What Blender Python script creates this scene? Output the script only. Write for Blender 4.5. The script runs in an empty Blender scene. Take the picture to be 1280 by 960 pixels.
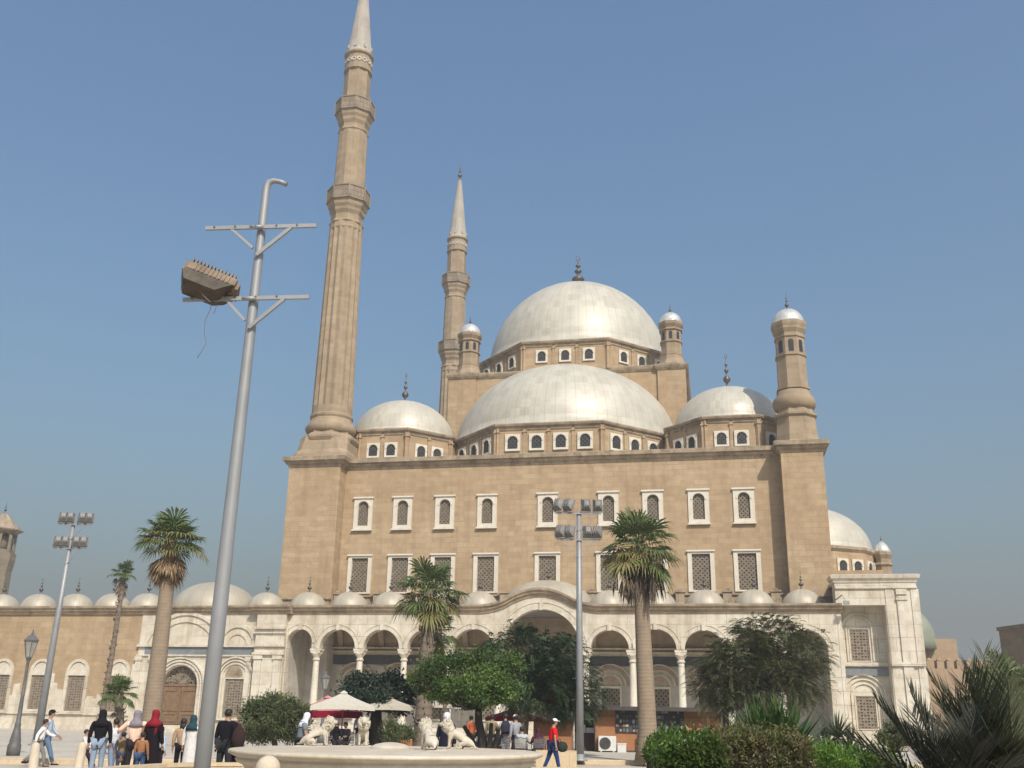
import bpy, bmesh, math, random
import numpy as np
from mathutils import Vector, Matrix, noise
from mathutils.geometry import tessellate_polygon

PI = math.pi
R = math.radians
rnd = random.Random(7)
S = bpy.context.scene
COL = S.collection

# ---------------------------------------------------------------- camera
F_PX, PITCH, ROLL, EYE = 1255.0, R(18.37), R(1.0), 1.6
FWD = Vector((0, math.cos(PITCH), math.sin(PITCH)))
_up = Vector((0, -math.sin(PITCH), math.cos(PITCH)))
UP = math.cos(ROLL) * _up - math.sin(ROLL) * Vector((1, 0, 0))
RIGHT = math.cos(ROLL) * Vector((1, 0, 0)) + math.sin(ROLL) * _up
EYEP = Vector((0, 0, EYE))


def ray(px, py):
    return FWD + (px - 640) / F_PX * RIGHT - (py - 480) / F_PX * UP


def at(px, py, Y):
    d = ray(px, py)
    return EYEP + d * (Y / d.y)


def ground_x(px, Y, z=0.0):
    """world point at distance Y and height z seen in image column px"""
    py = 900
    for _ in range(6):
        p = at(px, py, Y)
        py += (p.z - z) / Y * F_PX
    p = at(px, py, Y)
    return Vector((p.x, Y, z))


cam_d = bpy.data.cameras.new('camera')
cam = bpy.data.objects.new('camera', cam_d)
COL.objects.link(cam)
cam_d.sensor_width = 36
cam_d.lens = F_PX / 1280 * 36
cam_d.clip_start = 0.1
cam_d.clip_end = 6000
M3 = Matrix((RIGHT, UP, -FWD)).transposed()
cam.matrix_world = Matrix.Translation(EYEP) @ M3.to_4x4()
S.camera = cam

# ---------------------------------------------------------------- building frame
PHI = R(-11.3)
ORI = Vector((-20.3753, 91.2245, 0))
UV = Vector((math.cos(PHI), math.sin(PHI), 0))
VV = Vector((-math.sin(PHI), math.cos(PHI), 0))

# ---------------------------------------------------------------- light
EL = R(45)
sd = (-VV * math.cos(R(33)) + UV * math.sin(R(33)))
SUN = Vector((sd.x * math.cos(EL), sd.y * math.cos(EL), math.sin(EL)))
ld = bpy.data.lights.new('sun', 'SUN')
ld.energy = 3.3
ld.angle = R(0.6)
ld.color = (1.0, 0.93, 0.82)
lo = bpy.data.objects.new('sun', ld)
lo.rotation_euler = SUN.to_track_quat('Z', 'Y').to_euler()
COL.objects.link(lo)
W = bpy.data.worlds.new('World')
S.world = W
W.use_nodes = True
wn = W.node_tree
bg = wn.nodes['Background']
sky = wn.nodes.new('ShaderNodeTexSky')
sky.sky_type = 'NISHITA'
sky.sun_disc = False
sky.sun_elevation = EL
sky.sun_rotation = math.atan2(SUN.x, SUN.y)
sky.altitude = 0
sky.air_density = 2.0
sky.dust_density = 5.5
sky.ozone_density = 10.0
bg.inputs['Strength'].default_value = 0.1
wn.links.new(sky.outputs[0], bg.inputs[0])
S.view_settings.view_transform = 'Standard'
S.view_settings.look = 'None'
S.view_settings.gamma = 1
S.view_settings.exposure = 0.52
S.cycles.max_bounces = 6
S.cycles.transparent_max_bounces = 6


# ---------------------------------------------------------------- materials
def lin(r, g, b):
    f = lambda c: (c / 255 / 12.92) if c <= 10 else ((c / 255 + 0.055) / 1.055) ** 2.4
    return (f(r), f(g), f(b), 1)


class NT:
    def __init__(s, name):
        s.m = bpy.data.materials.new(name)
        s.m.use_nodes = True
        s.t = s.m.node_tree
        s.b = s.t.nodes['Principled BSDF']

    def n(s, typ, ins=None, **kw):
        x = s.t.nodes.new('ShaderNode' + typ)
        for k, v in kw.items():
            setattr(x, k, v)
        for k, v in (ins or {}).items():
            if isinstance(v, bpy.types.NodeSocket):
                s.t.links.new(v, x.inputs[k])
            else:
                x.inputs[k].default_value = v
        return x

    def link(s, a, b):
        s.t.links.new(a, s.b.inputs[b])

    def math(s, op, a, b=0.0, c=0.0, clamp=False):
        x = s.n('Math', {0: a, 1: b, 2: c}, operation=op, use_clamp=clamp)
        return x.outputs[0]

    def mix(s, fac, a, b, mode='MIX'):
        x = s.n('Mix', {0: fac, 6: a, 7: b}, data_type='RGBA', blend_type=mode)
        return x.outputs[2]

    def noise(s, vec, scale, detail=4, rough=0.55, dims='3D'):
        return s.n('TexNoise', {'Vector': vec, 'Scale': scale, 'Detail': detail, 'Roughness': rough}).outputs[0]

    def ramp(s, fac, stops):
        x = s.n('ValToRGB', {0: fac})
        e = x.color_ramp.elements
        while len(e) < len(stops):
            e.new(0.5)
        for el, (p, c) in zip(e, stops):
            el.position = p
            el.color = c if len(c) == 4 else (*c, 1)
        return x.outputs[0]

    def obj(s):
        return s.n('TexCoord').outputs['Object']

    def scaled(s, vec, sc):
        return s.n('VectorMath', {0: vec, 1: sc}, operation='MULTIPLY').outputs[0]

    def bump(s, h, strength=0.3, dist=0.05):
        x = s.n('Bump', {'Height': h, 'Strength': strength, 'Distance': dist})
        s.link(x.outputs[0], 'Normal')


def stone(name, base, dark, light, bw=1.1, bh=0.45, mortar=0.03, mcol=0.72, stain=0.5, rough=0.85, streak=0.4, bump=0.4, spec=0.25, flat=False):
    k = NT(name)
    o = k.obj()
    xyz = k.n('SeparateXYZ', {0: o})
    x = k.math('MULTIPLY_ADD', xyz.outputs[1], 0.73, xyz.outputs[0])
    v = k.n('CombineXYZ', {0: xyz.outputs[0] if flat else x, 1: xyz.outputs[1] if flat else xyz.outputs[2], 2: 0.0}).outputs[0]
    br = k.n('TexBrick', {'Vector': v, 'Color1': (1, 1, 1, 1), 'Color2': (0, 0, 0, 1), 'Mortar': (0.5, 0.5, 0.5, 1), 'Scale': 1.0,
                          'Mortar Size': mortar, 'Mortar Smooth': 0.4, 'Bias': 0.0, 'Brick Width': bw, 'Row Height': bh})
    big = k.noise(o, 0.16, 5, 0.6)
    med = k.noise(o, 1.3, 6, 0.65)
    fine = k.noise(o, 9.0, 5, 0.7)
    st = k.noise(k.scaled(o, (1.6, 1.6, 0.13)), 1.0, 5, 0.6)
    c = k.mix(k.ramp(big, [(0.35, (0, 0, 0)), (0.65, (1, 1, 1))]), base, light)
    c = k.mix(k.math('MULTIPLY', k.ramp(med, [(0.42, (0, 0, 0)), (0.72, (1, 1, 1))]), stain), c, dark)
    c = k.mix(k.math('MULTIPLY', k.ramp(st, [(0.5, (0, 0, 0)), (0.78, (1, 1, 1))]), streak), c, dark)
    c = k.mix(0.13, c, br.outputs[0], 'SOFT_LIGHT')
    c = k.mix(k.math('MULTIPLY', br.outputs[1], k.math('MULTIPLY', k.ramp(k.noise(o, 0.35, 3), [(.42, (.1, .1, .1)), (.6, (1, 1, 1))]), .95)), c, k.mix(1.0, c, (mcol, mcol, mcol, 1), 'MULTIPLY'))
    c = k.mix(0.35, c, k.ramp(fine, [(0.3, (0.55, 0.55, 0.55)), (0.7, (1, 1, 1))]), 'MULTIPLY')
    k.link(c, 'Base Color')
    k.b.inputs['Roughness'].default_value = rough
    k.b.inputs['Specular IOR Level'].default_value = spec
    h = k.math('SUBTRACT', k.math('MULTIPLY', fine, 0.4), br.outputs[1])
    k.bump(h, bump, 0.02)
    return k.m


def plain(name, col, rough=0.7, metal=0.0, var=0.25, scale=3.0, spec=0.4, bump=0.0):
    k = NT(name)
    o = k.obj()
    n1 = k.noise(o, scale, 5, 0.65)
    d = tuple(c * (1 - var) for c in col[:3]) + (1,)
    l = tuple(min(1, c * (1 + var * 0.6)) for c in col[:3]) + (1,)
    k.link(k.ramp(n1, [(0.3, d), (0.7, l)]), 'Base Color')
    k.b.inputs['Roughness'].default_value = rough
    k.b.inputs['Metallic'].default_value = metal
    k.b.inputs['Specular IOR Level'].default_value = spec
    if bump:
        k.bump(k.noise(o, scale * 6, 4), bump, 0.02)
    return k.m


def dome_mat(name, base, seams=48, rows=0.9, rough=0.38, seam_dark=0.72, metal=0.15):
    k = NT(name)
    o = k.obj()
    xyz = k.n('SeparateXYZ', {0: o})
    ang = k.math('ARCTAN2', xyz.outputs[1], xyz.outputs[0])
    f = k.math('FRACT', k.math('MULTIPLY', ang, seams / (2 * PI)))
    seam = k.math('LESS_THAN', k.math('ABSOLUTE', k.math('SUBTRACT', f, 0.5)), 0.035)
    f2 = k.math('FRACT', k.math('ADD', k.math('DIVIDE', xyz.outputs[2], rows), k.math('MULTIPLY', k.math('FLOOR', k.math('MULTIPLY', ang, seams / (2 * PI))), 0.5)))
    seam2 = k.math('LESS_THAN', f2, 0.05)
    sm = k.math('MAXIMUM', seam, k.math('MULTIPLY', seam2, 0.5))
    cell = k.n('TexWhiteNoise', {'Vector': k.n('CombineXYZ', {0: k.math('FLOOR', k.math('MULTIPLY', ang, seams / (2 * PI))), 1: k.math('FLOOR', k.math('DIVIDE', xyz.outputs[2], rows)), 2: 0.0}).outputs[0]}).outputs[0]
    n1 = k.noise(o, 0.6, 6, 0.6)
    c = k.mix(k.ramp(n1, [(0.35, (0, 0, 0)), (0.7, (1, 1, 1))]), base, tuple(x * 0.9 for x in base[:3]) + (1,))
    c = k.mix(0.12, c, k.n('CombineColor', {0: cell, 1: cell, 2: cell}).outputs[0], 'SOFT_LIGHT')
    st = k.noise(k.scaled(o, (2.2, 2.2, 0.25)), 1.0, 4, 0.6)
    c = k.mix(k.math('MULTIPLY', k.ramp(st, [(0.5, (0, 0, 0)), (0.8, (1, 1, 1))]), 0.16), c, tuple(x * 0.7 for x in base[:3]) + (1,))
    c = k.mix(sm, c, k.mix(1.0, c, (seam_dark,) * 3 + (1,), 'MULTIPLY'))
    k.link(c, 'Base Color')
    k.link(k.math('MULTIPLY_ADD', cell, 0.12, rough - 0.05), 'Roughness')
    k.b.inputs['Metallic'].default_value = metal
    k.bump(k.math('MULTIPLY_ADD', sm, 1.0, k.math('MULTIPLY', n1, 0.5)), 0.35, 0.03)
    return k.m


def leaf_mat(name, c1, c2, c3=None, rough=0.55, trans=0.25, scale=0.9):
    k = NT(name)
    o = k.obj()
    rp = k.n('NewGeometry').outputs['Random Per Island']
    a = k.ramp(rp, [(0.0, c1), (1.0, c2)])
    n1 = k.noise(o, scale, 3, 0.5)
    c = k.mix(k.ramp(n1, [(0.4, (0, 0, 0)), (0.62, (1, 1, 1))]), a, c3 or c2)
    k.link(c, 'Base Color')
    k.b.inputs['Roughness'].default_value = rough
    k.b.inputs['Specular IOR Level'].default_value = 0.3
    if trans:
        tr = k.n('BsdfTranslucent', {0: c})
        ms = k.n('MixShader', {0: trans, 1: k.b.outputs[0], 2: tr.outputs[0]})
        out = [x for x in k.t.nodes if x.type == 'OUTPUT_MATERIAL'][0]
        k.t.links.new(ms.outputs[0], out.inputs[0])
    return k.m


M = {}
M['tan'] = stone('tan_limestone', (0.395, 0.280, 0.167, 1), (0.27, 0.185, 0.11, 1), (0.45, 0.335, 0.21, 1), 1.15, 0.46, 0.02, 0.72, 0.5, streak=0.55, bump=0.35)
M['tower_tan'] = stone('tower_limestone', (0.325, 0.245, 0.16, 1), (0.20, 0.148, 0.098, 1), (0.38, 0.29, 0.195, 1), 0.9, 0.5, 0.02, 0.80, 0.45, streak=0.5, bump=0.3)
M['cornice'] = stone('weathered_cornice_stone', (0.36, 0.28, 0.19, 1), (0.16, 0.125, 0.09, 1), (0.46, 0.36, 0.25, 1), 1.6, 0.9, 0.03, 0.6, 0.9, streak=0.5)
M['marble'] = stone('cream_marble', (0.61, 0.545, 0.435, 1), (0.33, 0.25, 0.16, 1), (0.69, 0.635, 0.53, 1), 1.5, 0.95, 0.022, 0.5, 0.5, 0.6, streak=0.62, bump=0.15)
M['white_marble'] = stone('white_marble_trim', (0.60, 0.545, 0.44, 1), (0.44, 0.36, 0.25, 1), (0.73, 0.68, 0.59, 1), 2.5, 1.9, 0.01, 0.8, 0.35, 0.55, streak=0.35, bump=0.1)
M['grey_marble'] = stone('grey_weathered_marble', (0.50, 0.46, 0.40, 1), (0.27, 0.23, 0.185, 1), (0.58, 0.54, 0.48, 1), 1.4, 1.2, 0.02, 0.6, 0.5, 0.6, streak=0.6, bump=0.15)
M['dark_marble'] = stone('blue_grey_marble', (0.17, 0.19, 0.20, 1), (0.10, 0.11, 0.12, 1), (0.24, 0.255, 0.26, 1), 2.5, 3.0, 0.01, 0.7, 0.6, 0.45, streak=0.1, bump=0.05)
M['dome'] = dome_mat('pale_lead_dome', (0.475, 0.44, 0.36, 1), 72, 0.9, 0.44, 0.82, 0.05)
M['dome_small'] = dome_mat('cream_dome_sheet', (0.42, 0.375, 0.295, 1), 20, 3.0, 0.55, 0.85)
M['dome_turret'] = dome_mat('turret_dome_sheet', (0.66, 0.64, 0.58, 1), 16, 2.0, 0.3, 0.7, 0.4)
M['lead'] = plain('grey_lead', (0.30, 0.29, 0.28, 1), 0.6, 0.2, 0.3, 2)
M['spire'] = stone('spire_lead', (0.37, 0.33, 0.28, 1), (0.26, 0.22, 0.18, 1), (0.43, 0.39, 0.33, 1), 0.6, 1.6, 0.02, 0.75, 0.4, streak=0.5, bump=0.1)
M['bronze'] = plain('dark_bronze', (0.13, 0.115, 0.10, 1), 0.45, 0.6, 0.4, 4)
M['lattice'] = plain('lattice_wood', (0.235, 0.19, 0.14, 1), 0.7, 0, 0.35, 2.5)
M['lattice_dark'] = plain('lattice_iron', (0.09, 0.085, 0.08, 1), 0.6, 0.2, 0.35, 2.5)
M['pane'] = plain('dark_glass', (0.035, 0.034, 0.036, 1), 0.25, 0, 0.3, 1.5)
M['pane_brown'] = plain('dim_window_backing', (0.10, 0.08, 0.06, 1), 0.6, 0, 0.3, 1.5)
M['flood_grey'] = plain('dull_grey_floodlight', (0.21, 0.20, 0.19, 1), 0.6, 0.1, 0.3, 5)
M['shaded_band'] = plain('shaded_marble_band', (0.075, 0.08, 0.085, 1), 0.5, 0, 0.3, 1)  # inner arcade band: blue-grey marble with the arcade's shade painted into its colour
M['balcony'] = stone('dark_balcony_stone', (0.24, 0.19, 0.135, 1), (0.15, 0.115, 0.08, 1), (0.30, 0.24, 0.175, 1), 0.9, 0.8, 0.03, 0.6, 0.6, streak=0.5)
M['wood'] = plain('brown_door_wood', (0.20, 0.125, 0.07, 1), 0.6, 0, 0.35, 3)
M['interior'] = stone('arcade_plaster', (0.42, 0.33, 0.245, 1), (0.26, 0.20, 0.145, 1), (0.50, 0.41, 0.31, 1), 2.0, 1.5, 0.02, 0.75, 0.6, streak=0.5)


# ---------------------------------------------------------------- mesh builder
class MB:
    def __init__(s):
        s.v = []
        s.f = []
        s.sm = []

    def add(s, vs, fs, smooth=False, mat=None):
        b = len(s.v)
        if mat is not None:
            vs = [tuple(mat @ Vector(p)) for p in vs]
        s.v.extend([tuple(p) for p in vs])
        for f in fs:
            s.f.append(tuple(i + b for i in f))
            s.sm.append(smooth)
        return s

    def box(s, x0, x1, y0, y1, z0, z1, mat=None):
        vs = [(x0, y0, z0), (x1, y0, z0), (x1, y1, z0), (x0, y1, z0), (x0, y0, z1), (x1, y0, z1), (x1, y1, z1), (x0, y1, z1)]
        return s.add(vs, [(0, 3, 2, 1), (4, 5, 6, 7), (0, 1, 5, 4), (1, 2, 6, 5), (2, 3, 7, 6), (3, 0, 4, 7)], mat=mat)

    def rings(s, rs, cap0=True, cap1=True, smooth=False, closed=True, mat=None):
        n = len(rs[0])
        vs = [p for r in rs for p in r]
        fs = []
        for i in range(len(rs) - 1):
            for j in range(n if closed else n - 1):
                a, b = i * n + j, i * n + (j + 1) % n
                fs.append((a, b, b + n, a + n))
        s.add(vs, fs, smooth, mat)
        b = len(s.v) - len(vs)
        if cap0:
            s.f.append(tuple(b + j for j in reversed(range(n)))); s.sm.append(False)
        if cap1:
            s.f.append(tuple(b + (len(rs) - 1) * n + j for j in range(n))); s.sm.append(False)
        return s

    def lathe(s, prof, n=24, c=(0, 0, 0), off=0.0, smooth=True, cap0=True, cap1=True, sy=1.0, mat=None, star=0.0):
        rs = []
        for r, z in prof:
            r = max(r, 1e-4)
            rs.append([(c[0] + r * (1 - (star if j % 2 else 0)) * math.cos(off + 2 * PI * j / n), c[1] + sy * r * (1 - (star if j % 2 else 0)) * math.sin(off + 2 * PI * j / n), c[2] + z) for j in range(n)])
        return s.rings(rs, cap0, cap1, smooth, mat=mat)

    def tube(s, pts, radii, n=8, smooth=True, caps=True, mat=None):
        pts = [Vector(p) for p in pts]
        if not hasattr(radii, '__len__'):
            radii = [radii] * len(pts)
        rs = []
        ref = None
        for i, p in enumerate(pts):
            d = (pts[min(i + 1, len(pts) - 1)] - pts[max(i - 1, 0)])
            if d.length < 1e-9:
                d = Vector((0, 0, 1))
            d.normalize()
            if ref is None:
                ref = d.orthogonal().normalized()
            a = (ref - d * ref.dot(d))
            a = a.normalized() if a.length > 1e-6 else d.orthogonal().normalized()
            ref = a
            b = d.cross(a)
            rs.append([tuple(p + radii[i] * (math.cos(2 * PI * j / n) * a + math.sin(2 * PI * j / n) * b)) for j in range(n)])
        return s.rings(rs, caps, caps, smooth, mat=mat)

    def bar(s, a, b, w, h=None, mat=None):
        h = h or w
        a, b = Vector(a), Vector(b)
        d = (b - a).normalized()
        up = Vector((0, 0, 1)) if abs(d.z) < 0.9 else Vector((0, 1, 0))
        x = d.cross(up).normalized()
        y = x.cross(d)
        rs = []
        for p in (a, b):
            rs.append([tuple(p + x * w / 2 * i + y * h / 2 * j) for i, j in ((-1, -1), (1, -1), (1, 1), (-1, 1))])
        return s.rings(rs, mat=mat)

    def sphere(s, c, r, n=12, m=8, sc=(1, 1, 1), mat=None):
        rs = []
        for i in range(m + 1):
            t = -PI / 2 + PI * i / m
            rr = max(math.cos(t), 1e-3)
            rs.append([(c[0] + sc[0] * r * rr * math.cos(2 * PI * j / n), c[1] + sc[1] * r * rr * math.sin(2 * PI * j / n), c[2] + sc[2] * r * math.sin(t)) for j in range(n)])
        return s.rings(rs, True, True, True, mat=mat)

    def plate(s, outline, holes, y0, y1, mat=None):
        """outline / holes are lists of (x,z); a plate from y0 (front) to y1 (back)"""
        loops = [outline] + list(holes)
        poly = [[Vector((x, z, 0)) for x, z in l] for l in loops]
        flat = [p for l in loops for p in l]
        tris = tessellate_polygon(poly)
        n = len(flat)
        vs = [(x, y0, z) for x, z in flat] + [(x, y1, z) for x, z in flat]
        fs = []
        for t in tris:
            a, b, c = [flat[i] for i in t]
            ar = (b[0] - a[0]) * (c[1] - a[1]) - (c[0] - a[0]) * (b[1] - a[1])
            if abs(ar) < 1e-9:
                continue
            t = tuple(t) if ar > 0 else tuple(reversed(t))
            fs.append(t)
            fs.append(tuple(i + n for i in reversed(t)))
        k = 0
        for li, l in enumerate(loops):
            m = len(l)
            ar = sum(l[i][0] * l[(i + 1) % m][1] - l[(i + 1) % m][0] * l[i][1] for i in range(m))
            flip = (ar > 0) != (li == 0)
            for i in range(m):
                a, b = k + i, k + (i + 1) % m
                fs.append((a + n, b + n, b, a) if not flip else (a, b, b + n, a + n))
            k += m
        return s.add(vs, fs, mat=mat)

    def sweep(s, prof, path, closed=False):
        """prof: list of (out, z); path: plan points (x,y); out points to the right of travel"""
        P = [Vector((p[0], p[1])) for p in path]
        n = len(P)
        offs = []
        for i in range(n):
            d0 = (P[i] - P[i - 1]).normalized() if (i > 0 or closed) else None
            d1 = (P[(i + 1) % n] - P[i]).normalized() if (i < n - 1 or closed) else None
            if d0 is None: d0 = d1
            if d1 is None: d1 = d0
            n0 = Vector((d0.y, -d0.x)); n1 = Vector((d1.y, -d1.x))
            m = n0 + n1
            m = m / max(m.dot(n0), 0.25)
            offs.append(m)
        rs = [[(P[i].x + offs[i].x * o, P[i].y + offs[i].y * o, z) for o, z in prof] for i in range(n)]
        if closed:
            rs.append(rs[0])
        return s.rings(rs, not closed, not closed)

    def mesh(s, name):
        me = bpy.data.meshes.new(name)
        me.from_pydata(s.v, [], s.f)
        me.polygons.foreach_set('use_smooth', s.sm)
        me.update()
        return me

    def build(s, name, mat, parent=None, loc=None, rotz=0.0, fixn=True):
        me = s.mesh(name)
        if fixn:
            bm = bmesh.new(); bm.from_mesh(me)
            bmesh.ops.recalc_face_normals(bm, faces=bm.faces)
            bm.to_mesh(me); bm.free()
        return link(name, me, mat, parent, loc, rotz)


def link(name, me, mat, parent=None, loc=None, rotz=0.0):
    o = bpy.data.objects.new(name, me)
    for m_ in (mat if isinstance(mat, (list, tuple)) else [mat]):
        if m_ is not None and len(me.materials) < (len(mat) if isinstance(mat, (list, tuple)) else 1):
            me.materials.append(m_)
    COL.objects.link(o)
    if parent is not None:
        o.parent = parent
    if loc is not None:
        o.location = loc
    if rotz:
        o.rotation_euler.z = rotz
    return o


def tag(o, label=None, cat=None, group=None, kind=None):
    if label: o['label'] = label
    if cat: o['category'] = cat
    if group: o['group'] = group
    if kind: o['kind'] = kind
    return o


def empty(name, loc=(0, 0, 0), rotz=0.0, label=None, cat=None, group=None):
    o = bpy.data.objects.new(name, None)
    o.empty_display_size = 0.2
    COL.objects.link(o)
    o.location = loc
    o.rotation_euler = (0, 0, rotz)
    return tag(o, label, cat, group)


def copy_tree(o, parent=None):
    c = o.copy()
    COL.objects.link(c)
    c.parent = parent
    for ch in list(o.children):
        copy_tree(ch, c)
    return c


def part_copy(o, parent, loc, rotz=0.0):
    """copy of a part with its sub-parts"""
    c = copy_tree(o, parent)
    c.location = loc
    c.rotation_euler = (0, 0, rotz)
    return c


def arc(cx, cz, r, a0, a1, n=14):
    return [(cx + r * math.cos(R(a0 + (a1 - a0) * i / n)), cz + r * math.sin(R(a0 + (a1 - a0) * i / n))) for i in range(n + 1)]
# ================================================================ MOSQUE
MQ = empty('mosque', ORI, PHI, 'great tan stone mosque with pale domes, two pencil minarets and a marble arcade', 'mosque')


def cap_prof(a, h, n=14, lip=0.25):
    p = [(a * math.cos(PI / 2 * i / n), h * math.sin(PI / 2 * i / n)) for i in range(n)]
    return [(a * 1.02, -lip), (a * 1.02, 0)] + p[0:] + [(0.001, h)]


def finial_mb(h, r, mb=None, c=(0, 0, 0)):
    mb = mb or MB()
    pr = [(r * .9, -0.1), (r * .75, .03), (r * .3, .10), (r * .25, .16), (r * .8, .22), (r, .27), (r * .8, .33), (r * .22, .39), (r * .2, .45),
          (r * .55, .50), (r * .55, .54), (r * .15, .58), (r * .15, .63), (r * .38, .67), (r * .38, .70), (r * .1, .74), (r * .1, .86), (r * .05, .88)]
    mb.lathe([(a, b * h if b > 0 else b) for a, b in pr], 10, c)
    # small open crescent at the tip
    pts = [(c[0] + r * .28 * math.cos(t), c[1], c[2] + h * .93 + h * .07 * math.sin(t)) for t in np.linspace(R(-250), R(70), 11)]
    mb.tube(pts, [r * .03 + r * .07 * math.sin(PI * i / 10) for i in range(11)], 5)
    return mb


def add_dome(u, v, z, a, h, mat, fh=0.0, fr=0.0, seg=48, name='dome', parent=MQ, fmat='bronze'):
    d = MB().lathe(cap_prof(a, h), seg, cap0=False).build(name, M[mat], parent, (u, v, z))
    if fh:
        finial_mb(fh, fr).build('finial', M[fmat], d, (0, 0, h - 0.04))
    return d


def bars_grid(w, h, nx, nz, t, y0, y1, arched=False, mb=None, rot=True, sparse=False):
    mb = mb or MB()
    top = lambda x: (h - w / 2 + math.sqrt(max(w * w / 4 - x * x, 0))) if arched else h
    for i in range(nx + 1):
        x = -w / 2 + w * i / nx
        x = min(max(x, -w / 2 + t / 2), w / 2 - t / 2)
        mb.box(x - t / 2, x + t / 2, y0, y1, 0, top(abs(x)))
    for k in range(nz + 1):
        z = h * k / nz
        z = min(max(z, t / 2), h - t / 2)
        hw = w / 2
        if arched and z > h - w / 2:
            hw = math.sqrt(max(w * w / 4 - (z - (h - w / 2)) ** 2, 0))
        if hw > 0.05:
            mb.box(-hw, hw, y0 - .004, y1 - .004, z - t / 2, z + t / 2)
    if rot:
        dx, dz = w / nx, h / nz
        for i in range(nx):
            for k in range(nz):
                if (i + k) % 2 == 0 and not sparse or sparse and (i * 3 + k * 2) % 4 == 0:
                    cx, cz = -w / 2 + dx * (i + .5), dz * (k + .5)
                    if arched and cz + dz / 2 > top(abs(cx) + dx / 2):
                        continue
                    q = [(cx + .42 * dx, cz), (cx, cz + .42 * dz), (cx - .42 * dx, cz), (cx, cz - .42 * dz)]
                    q2 = [(cx + (p[0] - cx) * .3, cz + (p[1] - cz) * .3) for p in q]
                    mb.plate(q, [] if (i + 2 * k) % 3 == 0 else [q2[::-1]], y0 - .008, y1 - .008)
    return mb


def make_window(W, H, w, h, zb, arched, yf, yb, latt, nx, nz, t=0.05, fmat='white_marble', lmat='lattice', pmat='pane_brown', crown=0.0, sill=0.0, parent=MQ, y_lat=None, seg_arch=False, sparse=False):
    """origin at bottom centre of the frame on the wall face; -y is outward"""
    yl = y_lat if y_lat is not None else yf + 0.35 * (yb - yf)
    pane = MB()
    if arched:
        ol = [(-w / 2 - .02, zb - .02), (w / 2 + .02, zb - .02)] + arc(0, zb + h - w / 2, w / 2 + .02, 0, 180, 12)
        pane.plate(ol, [], yl + .05, yl + .09)
    else:
        pane.box(-w / 2 - .02, w / 2 + .02, yl + .05, yl + .09, zb - .02, zb + h + .02)
    wo = pane.build('window', M[pmat], parent)
    f = MB()
    if arched:
        hole = [(-w / 2, zb), (w / 2, zb)] + arc(0, zb + h - w / 2, w / 2, 0, 180, 12)
    else:
        hole = [(-w / 2, zb), (w / 2, zb), (w / 2, zb + h), (-w / 2, zb + h)]
    f.plate([(-W / 2, 0), (W / 2, 0), (W / 2, H), (-W / 2, H)], [hole], yf, yb)
    if arched:   # raised archivolt
        r = w / 2
        ring = arc(0, zb + h - r, r + .2 * r + .06, 0, 180, 12) + arc(0, zb + h - r, r + .03, 180, 0, 12)
        f.plate(ring, [], yf - .05, yf - .001)
    if crown:
        f.box(-W / 2 - crown, W / 2 + crown, yf - .12, yf + .02, H - .002, H + .14)
    if sill:
        f.box(-W / 2 - sill, W / 2 + sill, yf - .14, yf + .02, -.14, .002)
    f.build('window_frame', M[fmat], wo)
    if latt:
        g = bars_grid(w, h, nx, nz, t, yl - .02, yl + .02, arched, sparse=sparse)
        g.v = [(x, y, z + zb) for x, y, z in g.v]
        g.build('lattice', M[lmat], wo)
    return wo


# ---- main prayer hall
wu = [7.3, 11.0, 14.9, 18.75, 24.15, 29.45, 33.25, 37.1, 40.85]
LZ, UZ = 11.7, 17.4
holes = []
for x in wu:
    holes.append([(x - .78, UZ + .2), (x + .78, UZ + .2), (x + .78, UZ + 2.65), (x - .78, UZ + 2.65)][::-1])
    holes.append([(x - .95, LZ + .15), (x + .95, LZ + .15), (x + .95, LZ + 3.1), (x - .95, LZ + 3.1)][::-1])
wall = MB()
wall.plate([(5.4, 0), (44.0, 0), (44.0, 23.05), (5.4, 23.05)], holes, 0, 1.0)
wall.box(0.52, 1.5, 4.0, 47, 0, 23.05)
wall.box(46.4, 47.38, 4.0, 47, 0, 23.05)
wall.box(0.52, 47.38, 46, 47.002, 0, 23.05)
wall.box(1.5, 46.4, 1.0, 46, 23.05, 23.5)
wall.build('hall_wall', M['tan'], MQ)
for x0, x1 in ((0.5, 5.4), (44.0, 47.4)):
    MB().box(x0, x1, -1.6, 4.0, 0, 23.05).build('corner_pier', M['tan'], MQ)
prof = [(-.3, 22.9), (.06, 22.9), (.1, 23.1), (.28, 23.2), (.34, 23.38), (.52, 23.46), (.56, 23.8), (.4, 23.86), (-.3, 23.86)]
MB().sweep(prof, [(.5, -1.6), (5.4, -1.6), (5.4, 0), (44, 0), (44, -1.6), (47.4, -1.6), (47.4, 47), (.5, 47)], True).build('cornice', M['cornice'], MQ)
rf = MB()
rf.box(.7, 5.2, -1.4, 4.2, 23.5, 23.84).box(44.2, 47.2, -1.4, 4.2, 23.5, 23.84).box(.7, 47.2, .2, 46.8, 23.52, 23.80)
rf.build('roof', M['lead'], MQ)

w_up = make_window(1.75, 2.8, .98, 2.2, .32, True, -.12, .5, True, 6, 12, .045, crown=.1, sill=.08)
w_lo = make_window(2.2, 3.3, 1.5, 3.0, .12, False, -.12, .5, True, 8, 16, .055, crown=.07)
for i, x in enumerate(wu):
    a = w_up if i == 0 else copy_tree(w_up, MQ)
    a.location = (x, 0, UZ)
    a = w_lo if i == 0 else copy_tree(w_lo, MQ)
    a.location = (x, 0, LZ)


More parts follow.
